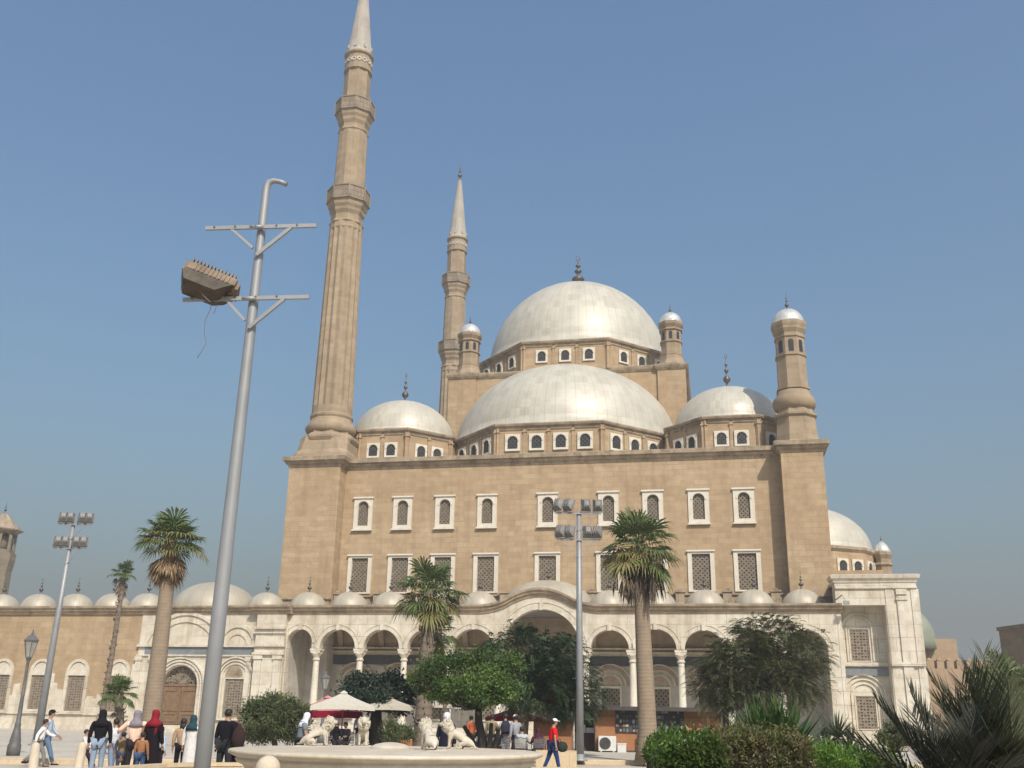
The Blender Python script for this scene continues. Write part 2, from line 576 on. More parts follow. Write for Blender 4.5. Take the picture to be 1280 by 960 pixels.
# ---- drums
def drum(cx, cy, ap, z0, z1, wproto, nwin, wz, spacing, facets, first_used, skirt=0.5):
    Rr = ap / math.cos(PI / 8)
    pth = [(cx + Rr * math.cos(PI / 8 + k * PI / 4), cy + Rr * math.sin(PI / 8 + k * PI / 4)) for k in range(8)]
    m = MB()
    m.rings([[(x, y, z0) for x, y in pth], [(x, y, z1) for x, y in pth]])
    # corner and intermediate pilasters
    for k in range(8):
        al = k * PI / 4
        T = Matrix.Translation((cx, cy, 0)) @ Matrix.Rotation(al + PI / 2, 4, 'Z')
        hs = ap * math.tan(PI / 8)
        n = nwin.get(k, 0)
        if n:
            xs = [(-(n - 1) / 2 + j) * spacing for j in range(n)]
            ed = [(xs[j] + xs[j + 1]) / 2 for j in range(n - 1)]
            for e in ed:
                m.box(e - .13, e + .13, -ap - .1, -ap + .05, z0, z1 - .1, mat=T)
                m.box(e - .2, e + .2, -ap - .16, -ap + .05, z1 - .62, z1 - .48, mat=T)
        for sgn in (-1, 1):
            m.box(sgn * hs - .22, sgn * hs + .22, -ap - .1, -ap + .1, z0, z1 - .1, mat=T)
            m.box(sgn * hs - .3, sgn * hs + .3, -ap - .16, -ap + .1, z1 - .62, z1 - .48, mat=T)
    m.build('drum', M['tan'], MQ)
    pr = [(-.2, z1 - .42), (.05, z1 - .42), (.1, z1 - .34), (.1, z1 - .12), (.3, z1 - .04), (.36, z1 + .1), (.36, z1 + .2), (-.9, z1 + .42), (-.9, z1 - .1)]
    MB().sweep(pr, pth, True).build('drum_cornice', M['cornice'], MQ)
    for k in facets:
        al = k * PI / 4
        n = nwin.get(k, 0)
        for j in range(n):
            x = (-(n - 1) / 2 + j) * spacing
            T = Matrix.Translation((cx, cy, 0)) @ Matrix.Rotation(al + PI / 2, 4, 'Z')
            p = T @ Vector((x, -ap, wz))
            if first_used[0]:
                c = copy_tree(wproto, MQ)
            else:
                c = wproto
                first_used[0] = True
            c.location = p
            c.rotation_euler = (0, 0, al + PI / 2)


wd = make_window(1.42, 1.62, .95, 1.2, .2, True, -.16, .02, True, 5, 6, .035, lmat='lattice_dark', pmat='pane', y_lat=-.11)
used = [False]
drum(23.75, 14.8, 11.9, 23.8, 27.35, wd, {6: 4, 5: 4, 7: 4}, 24.95, 2.25, (6, 5, 7), used)
wd2 = make_window(1.28, 1.45, .85, 1.08, .17, True, -.15, .02, True, 5, 6, .035, lmat='lattice_dark', pmat='pane', y_lat=-.1)
used2 = [False]
drum(7.8, 8.5, 5.75, 23.8, 27.3, wd2, {6: 2, 5: 2, 7: 2}, 24.7, 1.75, (6, 7, 5), used2)
drum(40.2, 8.5, 5.75, 23.8, 27.3, wd2, {6: 2, 5: 2, 7: 2}, 24.7, 1.75, (6, 7, 5), used2)
drum(23.85, 23.85, 10.9, 36.2, 39.3, wd2, {6: 3, 5: 3, 7: 3}, 37.1, 2.5, (6, 5, 7), used2)

add_dome(23.75, 14.8, 27.7, 11.5, 8.95, 'dome', seg=72)
add_dome(7.95, 8.5, 27.6, 5.2, 4.3, 'dome', 3.3, .36)
add_dome(40.2, 8.5, 27.6, 5.2, 4.3, 'dome', 3.7, .36)
add_dome(23.85, 23.85, 39.6, 10.35, 10.65, 'dome', 4.3, .78, seg=72)
for cx, cy in ((7.95, 39), (40.2, 39)):
    MB().lathe([(5.9, 23.8), (5.9, 27.5)], 8, off=PI / 8, smooth=False, c=(cx, cy, 0)).build('drum', M['tan'], MQ)
    add_dome(cx, cy, 27.6, 5.2, 4.3, 'dome', 3.3, .36)

# central square block below the main drum
blk = MB()
blk.box(11.5, 36.0, 13.2, 37.5, 23.8, 36.0)
blk.box(11.3, 14.3, 12.95, 15.9, 23.8, 36.05).box(33.4, 36.25, 12.95, 15.9, 23.8, 36.05)
blk.build('central_block', M['tan'], MQ)
pr = [(-.3, 35.7), (.05, 35.7), (.22, 35.95), (.3, 36.2), (.3, 36.32), (-.4, 36.36)]
MB().sweep(pr, [(11.3, 12.95), (14.3, 12.95), (14.3, 13.2), (33.4, 13.2), (33.4, 12.95), (36.25, 12.95), (36.25, 37.5), (11.3, 37.5)], True).build('block_cornice', M['cornice'], MQ)
MB().box(11.6, 36, 13.3, 37.3, 36.0, 36.3).build('roof', M['lead'], MQ)
MB().box(5.0, 11.4, 27.5, 33, 23.8, 31.5).build('stair_block', M['grey_marble'], MQ)
MB().box(10.1, 11.4, 13.4, 20, 27.5, 31.0).build('parapet', M['lead'], MQ)
MB().box(36.3, 37.6, 13.6, 20, 27.5, 31.6).build('parapet', M['dome_small'], MQ)


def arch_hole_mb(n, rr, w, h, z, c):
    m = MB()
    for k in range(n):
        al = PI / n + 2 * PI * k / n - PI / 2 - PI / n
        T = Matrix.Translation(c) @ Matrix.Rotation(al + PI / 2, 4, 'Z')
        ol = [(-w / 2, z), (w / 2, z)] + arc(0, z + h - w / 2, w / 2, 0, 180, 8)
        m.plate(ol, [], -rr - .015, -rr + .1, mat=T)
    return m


def small_turret(u, v):
    t = MB()
    t.lathe([(1.5, 0), (1.5, .25), (1.28, .75), (1.2, 1.3)], 8, off=PI / 8, smooth=False)
    t.lathe([(1.12, 1.3), (1.12, 4.3)], 8, off=PI / 8, smooth=False)
    for z, r in ((1.3, 1.25), (2.75, 1.24), (4.1, 1.28)):
        t.lathe([(r - .1, z - .1), (r, z - .05), (r, z + .08), (r - .1, z + .12)], 8, off=PI / 8, smooth=False)
    t.lathe([(1.12, 4.3), (1.35, 4.65), (1.38, 4.95), (1.2, 5.0)], 8, off=PI / 8, smooth=False)
    o = t.build('turret', M['tower_tan'], MQ, (u, v, 36.3))
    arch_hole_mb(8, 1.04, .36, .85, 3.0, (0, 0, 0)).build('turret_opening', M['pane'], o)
    d = MB().lathe(cap_prof(1.18, 1.2, 8, .08), 16).build('turret_dome', M['dome_turret'], o, (0, 0, 5.05))
    finial_mb(1.15, .15).build('finial', M['bronze'], o, (0, 0, 6.2))
    return o


t0 = small_turret(13.1, 14.4)
t1 = copy_tree(t0, MQ); t1.location = (34.85, 14.4, 36.3)
for x in (13.1, 34.85):
    t = copy_tree(t0, MQ); t.location = (x, 36.3, 36.3)

# corner turret on the right pier
t = MB()
t.lathe([(1.98, 0), (1.9, .6), (1.78, 1.6), (1.72, 2.6)], 8, off=PI / 8, smooth=False)
t.lathe([(1.7, 2.6), (1.92, 2.75), (1.92, 2.95), (1.6, 3.1), (1.55, 3.4)], 8, off=PI / 8, smooth=False)
t.lathe([(1.5, 3.4), (1.72, 3.6), (1.84, 3.9), (1.84, 4.2), (1.7, 4.5), (1.45, 4.8), (1.42, 5.1)], 16, off=PI / 8, smooth=True)
t.lathe([(1.42, 5.1), (1.34, 5.2), (1.28, 12.2), (1.28, 12.3)], 8, off=PI / 8, smooth=False)
for z, r in ((5.3, 1.5), (8.35, 1.42), (10.1, 1.40)):
    t.lathe([(r - .14, z - .12), (r, z - .06), (r, z + .08), (r - .14, z + .14)], 8, off=PI / 8, smooth=False)
t.lathe([(1.28, 10.4), (1.5, 10.8), (1.5, 10.95), (1.6, 11.25), (1.62, 11.5), (1.4, 11.56)], 8, off=PI / 8, smooth=False)
t.v = [(x, y, min(z, 11.5)) for x, y, z in t.v]
o = t.build('turret', M['tower_tan'], MQ, (45.65, 1.3, 23.86))
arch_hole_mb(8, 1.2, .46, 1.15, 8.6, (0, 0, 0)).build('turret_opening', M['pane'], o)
MB().lathe(cap_prof(1.42, 1.5, 10, .08), 24).build('turret_dome', M['dome_turret'], o, (0, 0, 11.5))
finial_mb(1.7, .2).build('finial', M['bronze'], o, (0, 0, 12.95))


# ---- minarets
def minaret(u, v):
    s = MB()
    sq = lambda h, c, z: [(h, -h + c, z), (h, h - c, z), (h - c, h, z), (-h + c, h, z), (-h, h - c, z), (-h, -h + c, z), (-h + c, -h, z), (h - c, -h, z)]
    s.rings([sq(2.6, .3, 0), sq(2.55, .35, .5), sq(2.42, .6, .9), sq(2.36, .8, 1.7), sq(2.3, .85, 2.2)])
    s.lathe([(2.3, 1.6), (2.6, 1.85), (2.74, 2.1), (2.74, 2.3), (2.6, 2.5), (2.25, 2.65), (2.2, 2.85)], 8, off=PI / 8, smooth=False)
    s.lathe([(2.15, 2.75), (2.3, 2.95), (2.4, 3.2), (2.36, 3.5), (2.15, 3.8), (2.0, 4.05), (1.95, 4.25)], 16, off=PI / 8, smooth=True)
    s.lathe([(1.95, 4.2), (2.05, 4.4), (2.05, 4.55), (1.93, 4.7), (1.9, 5.4)], 16, smooth=False)
    s.lathe([(1.92, 5.35), (1.66, 24.2)], 32, smooth=False, star=.10)
    s.lathe([(1.5, 23.9), (1.66, 24.2), (1.62, 24.9)], 16, smooth=False)
    s.lathe([(1.62, 24.7), (1.76, 24.8), (1.76, 24.95), (1.6, 25.1), (1.60, 25.7), (1.78, 26.05), (1.82, 26.35), (1.98, 26.65), (2.02, 26.95), (2.12, 27.15)], 8, off=PI / 8, smooth=False)
    s.lathe([(1.70, 27.1), (1.54, 35.4)], 16, off=0, smooth=False, star=.035)
    s.lathe([(1.52, 35.4), (1.63, 35.55), (1.63, 35.7), (1.5, 35.8), (1.5, 36.2), (1.68, 36.6), (1.72, 36.9), (1.88, 37.2), (1.92, 37.5), (2.0, 37.65)], 8, off=PI / 8, smooth=False)
    s.lathe([(1.42, 37.6), (1.38, 43.0)], 8, off=PI / 8, smooth=False)
    s.lathe([(1.38, 42.9), (1.52, 43.0), (1.52, 43.15), (1.4, 43.2), (1.4, 44.8), (1.58, 44.95), (1.6, 45.15), (1.42, 45.3)], 16, off=0, smooth=False)
    o = s.build('minaret', M['tower_tan'], MQ, (u, v, 23.84))
    for z, r in ((27.15, 2.16), (37.65, 2.04)):
        b = MB()
        oct_ = lambda rr, zz: [(rr * math.cos(PI / 8 + k * PI / 4), rr * math.sin(PI / 8 + k * PI / 4), zz) for k in range(8)]
        b.rings([oct_(r, 0), oct_(r, 1.5), oct_(r - .13, 1.5), oct_(r - .13, 0)], False, False)
        for k in range(8):
            a = PI / 8 + k * PI / 4
            b.box(-.08, .08, -.08, .08, 0, 1.62, mat=Matrix.Translation((r * math.cos(a), r * math.sin(a), 0)) @ Matrix.Rotation(a, 4, 'Z'))
            T = Matrix.Rotation(k * PI / 4 + PI / 2, 4, 'Z')
            ap = r * math.cos(PI / 8)
            hw = r * math.sin(PI / 8)
            for q in range(4):
                x = -hw + hw * 2 * (q + .5) / 4
                b.box(x - .13, x + .13, -ap - .03, -ap + .02, .3, 1.2, mat=T)
            b.box(-hw, hw, -ap - .06, -ap + .02, 1.4, 1.52, mat=T)
            b.box(-hw, hw, -ap - .06, -ap + .02, 0, .14, mat=T)
        b.build('balcony', M['balcony'], o, (0, 0, z))
    bd = MB()
    for k in range(16):
        a = k * PI / 8
        T = Matrix.Rotation(a + PI / 2, 4, 'Z')
        ring = arc(0, .85, .26, 0, 360, 10)[:-1]
        bd.plate(ring, [arc(0, .85, .14, 0, 360, 10)[:-1][::-1]], -1.46, -1.36, mat=T)
    bd.build('carved_band', M['grey_marble'], o, (0, 0, 43.25))
    sp = MB()
    sp.lathe([(1.5, 0), (1.42, .12), (1.33, .5), (.3, 10.0), (.24, 10.1)], 16, smooth=False, star=.03)
    for k in range(8):
        a = k * PI / 4
        sp.box(-.12, .12, -1.42, -1.2, .5, .95, mat=Matrix.Rotation(a, 4, 'Z'))
    sp.build('spire', M['spire'], o, (0, 0, 45.2))
    finial_mb(3.0, .36).build('finial', M['bronze'], o, (0, 0, 55.2))
    return o


m1 = minaret(3.05, 1.35)
m2 = copy_tree(m1, MQ)
m2.location = (3.0, 45.6, 23.84)

# ---- arcade (portico) in front of the hall
VF, VB = -6.0, -5.25
SP = 6.65
arches = [(3.6, 5.75, 7.1), (6.45, 9.45, SP), (10.15, 13.15, SP), (13.85, 16.85, SP), (17.55, 20.9, SP - .12), (21.6, 27.7, SP), (28.5, 31.45, SP), (31.95, 35.05, SP), (35.65, 38.6, SP), (39.25, 42.3, SP), (43.05, 46.1, SP)]


def ctop(u):
    d = abs(u - 24.5)
    if d > 4.9: return 10.0
    t = d / 4.9
    if t > .55:
        q = (1 - t) / .45
        return 10.0 + .45 * q * q
    q = t / .55
    return 10.45 + .85 * (1 - q * q)


ol = [(1.0, 0), (3.6, 0)]
for i, (a, b, sp) in enumerate(arches):
    r = (b - a) / 2
    ol += [(a, SP)] if sp > SP else []
    ol += list(reversed(arc((a + b) / 2, sp, r, 0, 180, 24 if r > 2 else 16)))
    ol += [(b, SP)] if sp > SP else []
ol += [(46.1, 0), (46.9, 0), (46.9, 9.6)]
ol += [(19.6 + 9.8 * (1 - i / 28), ctop(19.6 + 9.8 * (1 - i / 28)) - .4) for i in range(29)]
ol += [(1.0, 9.6)]
aw = MB().plate(ol, [], VF, VB)
AW = aw.build('arcade_wall', M['marble'], MQ)
ar = MB()
for a, b, sp in arches:
    r = (b - a) / 2
    cx = (a + b) / 2
    n = 24 if r > 2 else 16
    k = .34 if r < 2 else .5
    ar.plate(arc(cx, sp, r + k, 0, 180, n) + arc(cx, sp, r + .02, 180, 0, n), [], VF - .06, VF - .001)
    ar.plate(arc(cx, sp, r + k + .1, 2, 178, n) + arc(cx, sp, r + k + .01, 178, 2, n), [], VF - .10, VF - .002)
    ar.box(cx - .14, cx + .14, VF - .2, VF - .003, sp + r - .05, sp + r + k + .12)
ar.build('archivolt', M['marble'], AW)
# cornice line over arcade
crv = [(0.6, 10.0)] + [(19.4 + 10.2 * i / 40, ctop(19.4 + 10.2 * i / 40)) for i in range(41)] + [(47.3, 10.0)]
pr = [(0.0, -.62), (.1, -.6), (.14, -.42), (.3, -.34), (.34, -.18), (.46, -.12), (.48, .05), (.3, .08), (-.9, .08), (-.9, -.62)]


def front_cornice(path, v0, name='arcade_cornice', prof=pr, mat='cornice', parent=MQ):
    rs = [[(u_, v0 - o_, z_ + dz) for o_, dz in prof] for u_, z_ in path]
    return MB().rings(rs).build(name, M[mat], parent)


front_cornice(crv, VF)
# columns
cproto = None
for x in (6.1, 9.8, 13.5, 17.2, 21.25, 28.1, 31.7, 35.35, 38.9, 42.65):
    if cproto is None:
        c = MB().lathe([(.40, .85), (.42, .95), (.42, 1.08), (.34, 1.16), (.34, 1.25), (.285, 1.35), (.275, 3.5), (.235, 5.72)], 20, cap1=False)
        c.box(-.46, .46, -.46, .46, .55, .86)
        cproto = c.build('column', M['white_marble'], MQ)
        cc = MB().lathe([(.24, 0), (.31, .05), (.31, .12), (.25, .16), (.25, .3), (.42, .52), (.44, .58), (.38, .62)], 16)
        cc.box(-.40, .40, -.40, .40, .6, .78).box(-.46, .46, -.42, .42, .78, .95)
        cc.build('capital', M['marble'], cproto, (0, 0, 5.70))
        q = cproto
    else:
        q = copy_tree(cproto, MQ)
    q.location = (x, -5.62, 0)
MB().box(1.0, 46.9, -6.9, 0, 0, .5).box(1.0, 46.9, -6.5, 0, .5, .72).build('arcade_floor', M['marble'], MQ)
# inside of the arcade
inn = MB()
inn.plate([(3.6, .7), (46.1, .7), (46.1, 6.7), (3.6, 6.7)], [], -.16, -.002)
inn.box(3.598, 5.46, -1.66, -1.601, .7, 9.3).box(5.401, 5.46, -1.6, -.17, .7, 9.3).box(43.94, 46.1, -1.66, -1.601, .7, 9.3).box(43.94, 43.999, -1.6, -.17, .7, 9.3)
inn.box(3.3, 3.598, -5.25, -.002, .7, 9.6).box(46.1, 46.4, -5.25, -.002, .7, 9.6)
for k, (a, b, sp) in enumerate(arches):
    if k:
        cx = a - .33
        inn.box(cx - .25, cx + .25, -.3, -.16, .7, 5.6)
        inn.box(cx - .32, cx + .32, -.36, -.16, 5.35, 5.6)
IN = inn.build('arcade_inner_wall', M['grey_marble'], MQ)
up = MB()
up.plate([(3.6, 6.7), (46.1, 6.7), (46.1, 9.6), (3.6, 9.6)], [], -.14, -.002)
# ceiling with transverse ribs (shallow vaults between)
up.box(3.3, 20.9, -5.25, 0, 9.35, 9.6).box(28.5, 46.4, -5.25, 0, 9.35, 9.6)
up.rings([[(u_, -5.25, z_ + .0), (u_, 0, z_), (u_, 0, z_ + .25), (u_, -5.25, z_ + .25)] for u_, z_ in [(20.9, 9.35)] + [(24.65 + 3.75 * math.cos(R(180 - 180 * i / 16)), 9.35 + 1.0 * math.sin(R(180 * i / 16))) for i in range(17)] + [(28.5, 9.35)]])
for x in (6.1, 9.8, 13.5, 17.2, 21.25, 28.1, 31.7, 35.35, 38.9, 42.65):
    o2 = [(-5.25, 7.1), (-4.9, 7.1)] + [(-2.62 + 2.28 * math.cos(R(180 - 180 * i / 14)), 7.1 + 2.0 * math.sin(R(180 * i / 14))) for i in range(15)] + [(-.14, 7.1), (-.14, 9.36), (-5.25, 9.36)]
    T = Matrix.Translation((x, 0, 0)) @ Matrix.Rotation(PI / 2, 4, 'Z')
    up.plate(o2, [], -.22, .22, mat=T)
up.build('arcade_vault', M['interior'], MQ)
MB().box(3.6, 46.1, -.42, -.16, 6.62, 6.85).box(3.6, 46.1, -.5, -.16, 7.0, 7.15).build('moulding', M['marble'], IN)
MB().box(3.6, 46.1, -.2, -.16, 5.72, 6.5).build('stone_band', M['shaded_band'], IN)
w_in = make_window(1.75, 2.9, 1.5, 2.6, .12, False, -.12, .02, True, 8, 12, .05, lmat='lattice', pmat='pane', y_lat=-.06)
h_in = MB()
for k, rr in enumerate((.95, 1.3, 1.75)):
    h_in.plate(arc(0, 2.9, rr, 0, 180, 16) + arc(0, 2.9, rr - .12, 180, 0, 16), [], -.1 - .03 * k, 0)
h_in.box(-1.75, -1.6, -.12, 0, 0, 2.9).box(1.6, 1.75, -.12, 0, 0, 2.9)
h_in.build('window_hood', M['marble'], w_in)
MB().plate(arc(0, 2.95, .92, 0, 180, 16), [], -.06, 0).plate(arc(0, 2.95, 1.6, 0, 180, 16) + arc(0, 2.95, 1.33, 180, 0, 16), [], -.03, 0).build('tympanum', M['interior'], w_in)
for i, x in enumerate((7.6, 11.4, 15.2, 19.2, 29.45, 33.4, 37.2, 41.0, 44.5)):
    q = w_in if i == 0 else copy_tree(w_in, MQ)
    q.location = (x, -.16, 1.25)
# central doorway under the big arch
dr = MB().box(-1.4, 1.4, -.1, 0, 0, 4.2).build('doorway', M['wood'], MQ, (24.6, -.16, .72))
MB().plate([(-1.9, 0), (-1.4, 0), (-1.4, 4.2), (1.4, 4.2), (1.4, 0), (1.9, 0), (1.9, 4.8), (-1.9, 4.8)], [], -.22, 0).build('door_frame', M['white_marble'], dr)

# roof of the arcade, parapet, small domes
MB().box(1.0, 46.9, -5.1, -.002, 9.62, 9.98).box(20.6, 28.4, -5.1, -.6, 9.9, 10.35).build('arcade_roof', M['lead'], MQ)
pp = MB().box(5.42, 43.98, -.65, -.01, 9.9, 11.35).box(5.42, 43.98, -.8, -.01, 11.35, 11.48)
for a, b in ((0.3, 5.4), (44.0, 47.6)):
    pp.box(a, b, -2.15, -1.61, 9.9, 11.0).box(a - .1, b + .1, -2.3, -1.61, 11.0, 11.14)
for i, x in enumerate((5.8, 9.4, 13.2, 17.1, 20.6, 28.0, 31.5, 35.3, 39.1, 42.9)):
    pp.box(x - .35, x + .35, -1.05, -.65, 9.9, 11.55).box(x - .45, x + .45, -1.15, -.6, 11.55, 11.7).box(x - .15, x + .2, -1.1, -.7, 11.7, 11.85)
pp.build('parapet', M['cornice'], MQ)
dproto = add_dome(4.0, -3.1, 9.98, 1.62, 1.52, 'dome_small', 1.45, .2, 24)
for x in (7.7, 11.3, 15.1, 19.0, 29.7, 33.5, 37.3, 41.1, 44.75):
    part_copy(dproto, MQ, (x, -3.1, 9.98))
add_dome(24.55, -1.95, 10.2, 3.8, 2.25, 'dome_small', 1.45, .2, 40)

# ---- end pier of the arcade and marble end of the courtyard wall
pv = -6.45
ep = MB()
ep.box(1.02, 3.55, pv, -5.9, 0, 9.5)
for a, b in ((1.1, 1.75), (2.8, 3.45)):
    ep.box(a, b, pv - .12, pv + .01, 1.0, 6.0)
    ep.box(a - .08, b + .08, pv - .2, pv + .01, 5.75, 6.05)
    ep.box(a - .06, b + .06, pv - .18, pv + .01, .9, 1.15)
ep.box(.9, 3.65, pv - .22, pv + .01, 6.1, 6.3).box(.9, 3.65, pv - .2, pv + .01, 6.75, 6.95)
ep.box(.95, 3.62, pv - .2, pv + .01, 8.15, 8.35).box(.9, 3.62, pv - .14, pv + .01, 7.8, 7.9)
ep.box(.85, 3.7, pv - .2, pv + .01, 0, .9)
ep.build('end_pier', M['marble'], MQ)
front_cornice([(.5, 10.0), (4.0, 10.0)], pv, 'pier_cornice')

cw = MB()
hd = [[(-7.15, .55), (-3.95, .55)] + arc(-5.55, 3.6, 1.6, 0, 180, 18)[0:]]
h1 = [(-1.5, 1.15), (.18, 1.15), (.18, 4.25), (-1.5, 4.25)]
cw.plate([(-9.6, 0), (1.0, 0), (1.0, 9.6), (-9.6, 9.6)], [hd[0][::-1], h1[::-1]], -6.0, -5.3)
cw.box(-9.6, 1.0, -6.2, -6.001, 0, .5)
# blind arches above the band
for cx, r, zc in ((-5.5, 3.55, 5.75), (-.75, 1.35, 6.95)):
    a0 = 16 if r > 2 else 0
    cw.plate(arc(cx, zc, r + .28, a0, 180 - a0, 22) + arc(cx, zc, r, 180 - a0, a0, 22), [], -6.12, -6.001)
    cw.plate(arc(cx, zc, r - .45, a0 + (3 if r > 2 else 0), 180 - a0 - (3 if r > 2 else 0), 22) + arc(cx, zc, r - .57, 180 - a0, a0, 22), [], -6.09, -6.001)
# arched surrounds
for cx, r, zc, zb in ((-5.55, 1.62, 3.6, .5), (-.66, .98, 4.3, 1.0)):
    for k in range(3):
        ra = r + .08 + .24 * k
        cw.plate([(cx + ra, zb), (cx + ra + .13, zb)] + arc(cx, zc, ra + .13, 0, 180, 18) + [(cx - ra - .13, zb), (cx - ra, zb)] + arc(cx, zc, ra, 180, 0, 18), [], -6.1 - .03 * k, -6.001)
for x in (-9.45, -8.2, -2.85, 1.0 - .55):
    cw.box(x - .24, x + .24, -6.13, -6.001, .5, 5.95)
    cw.box(x - .32, x + .32, -6.2, -6.001, 5.6, 5.95)
cw.box(-9.7, .98, -6.22, -6.001, 6.72, 6.9)
cw.box(-9.7, .98, -6.14, -6.001, 5.98, 6.1)
CWO = cw.build('courtyard_end_wall', M['marble'], MQ)
MB().box(-9.0, .7, -6.05, -6.002, 6.102, 6.718).build('stone_band', M['dark_marble'], CWO)
MB().plate([(-.75 + .78 * math.cos(t), 4.3 + .95 * math.sin(t)) for t in np.linspace(0, PI, 14)], [], -6.05, -6.001).build('carved_lunette', M['cornice'], CWO)
# door with lattice lunette
dd = MB()
dd.box(-1.6, -.02, 0, .08, 0, 3.0).box(.02, 1.6, 0, .08, 0, 3.0).box(-1.6, 1.6, -.06, .1, 3.0, 3.16)
for sx in (-1, 1):
    for z0, z1 in ((.2, .9), (1.05, 2.75)):
        dd.plate([(sx * .15, z0), (sx * 1.45, z0), (sx * 1.45, z1), (sx * .15, z1)], [[(sx * .28, z0 + .13), (sx * 1.32, z0 + .13), (sx * 1.32, z1 - .13), (sx * .28, z1 - .13)][::-1]], -.05, -.001)
DO = dd.build('door', M['wood'], MQ, (-5.55, -5.55, .6))
ln = MB()
rngl = random.Random(3)
for k in range(70):
    a, rr = rngl.uniform(5, 175), math.sqrt(rngl.random()) * 1.42
    x, z = rr * math.cos(R(a)), rr * math.sin(R(a)) + 3.14
    q = rngl.uniform(.1, .17)
    ln.plate(arc(x, z, q, 0, 360, 8)[:-1], [arc(x, z, q * .55, 0, 360, 8)[:-1][::-1]], -.02 + .0005 * k, .02)
for k in range(11):
    a = R(180 * k / 10)
    ln.bar((0, 0, 3.15), (1.6 * math.cos(a), 0, 3.15 + 1.6 * math.sin(a)), .05)
ln.build('lunette_lattice', M['lattice'], DO)
MB().plate([(1.6 * math.cos(t), 3.15 + 1.6 * math.sin(t)) for t in np.linspace(0, PI, 16)], [], .1, .14).build('lunette_backing', M['pane_brown'], DO)
MB().box(-8.0, -3.1, -7.4, -6.2, 0, .28).box(-7.7, -3.4, -7.0, -6.2, .28, .56).build('doorstep', M['marble'], MQ)
w_c = make_window(1.95, 3.15, 1.62, 3.0, .06, False, -.06, .3, True, 7, 14, .12, fmat='marble', sill=.25, pmat='pane', sparse=True)
w_c.location = (-.66, -6.0, 1.15)

# ---- tan courtyard wall going on to the left
tw = MB()
wl = [-11.15, -14.95, -18.4, -22.1, -25.8, -29.5]
hs = [[(x - .85, 1.45), (x + .85, 1.45), (x + .85, 4.4), (x - .85, 4.4)][::-1] for x in wl]
tw.plate([(-62, 0), (-9.6, 0), (-9.6, 9.6), (-62, 9.6)], hs, -5.95, -5.3)
tw.build('courtyard_wall', M['tan'], MQ)
# marble remains of the old facing: jagged slabs and plinth
rj = random.Random(11)
jg = [(-62, 0.0)]
jg += [(-9.62, 0), (-9.62, 5.4)]
prof_h = [(-9.9, 5.3), (-10.0, 4.4), (-10.15, 3.0), (-12.2, 2.6), (-12.6, 2.9), (-12.9, 2.5), (-13.3, 2.7), (-13.8, 2.45), (-15.95, 2.4), (-16.1, 3.2), (-16.6, 3.25), (-16.7, 3.7), (-17.0, 3.75), (-17.1, 4.5), (-17.5, 4.5), (-17.6, 1.6), (-19.4, 1.6), (-19.5, 2.9), (-19.9, 2.8), (-20.2, 3.7), (-20.6, 3.6), (-20.8, 2.7), (-21.2, 2.4), (-21.3, 1.5), (-23.2, 1.5), (-23.4, 2.4), (-24.8, 2.2), (-27, 1.8), (-30, 2.0), (-62, 1.7)]
prev = None
cuts = [(-11.15, 2.65), (-14.95, 2.42)]
pl_ = []
for x, h in prof_h:
    for cx_, hh_ in list(cuts):
        if x < cx_ + .86:
            pl_ += [(cx_ + .86, hh_), (cx_ + .859, 1.44), (cx_ - .859, 1.44), (cx_ - .86, hh_)]
            cuts.remove((cx_, hh_))
    if not any(abs(x - c_) < .86 for c_ in (-11.15, -14.95)):
        pl_.append((x, h))
for x, h in pl_:
    if prev is not None and abs(prev - h) > .15:
        jg.append((x + .04, prev))
    jg.append((x, h))
    prev = h
slab = MB().plate(jg, [], -6.03, -5.951)
slab.box(-62, -9.62, -6.25, -6.031, 0, .45).box(-62, -9.62, -6.15, -6.031, 1.2, 1.36)
slab.build('marble_facing', M['marble'], MQ)
w_t = make_window(2.15, 3.15, 1.6, 2.85, .1, False, -.14, .3, True, 7, 14, .12, fmat='marble', sill=.1, pmat='pane', sparse=True)
lu = MB().plate([(1.07 * math.cos(t), 3.15 + 1.15 * math.sin(t)) for t in np.linspace(0, PI, 14)], [[(.78 * math.cos(t), 3.25 + .82 * math.sin(t)) for t in np.linspace(PI, 0, 14)]], -.12, -.0)
lu.plate([(.8 * math.cos(t), 3.15 + .85 * math.sin(t)) for t in np.linspace(0, PI, 14)], [], -.04, -.001)
lu.build('window_head', M['marble'], w_t)
for i, x in enumerate(wl):
    q = w_t if i == 0 else copy_tree(w_t, MQ)
    q.location = (x, -5.95, 1.4)
front_cornice([(-62, 10.0), (0.6, 10.0)], VF, 'courtyard_cornice')
MB().box(-62, 1.0, -5.1, 3, 9.62, 9.97).build('courtyard_roof', M['lead'], MQ)
MB().box(-62, .5, 2.5, 3, 0, 9.6).build('courtyard_inner_wall', M['tan'], MQ)
for x in (.15, -11.05, -14.4, -18.05, -21.75, -25.5, -29.2, -32.9, -36.6, -40.3):
    part_copy(dproto, MQ, (x, -3.1, 9.98))
add_dome(-5.2, -1.95, 9.98, 3.75, 2.55, 'dome_small', 1.5, .2, 40)

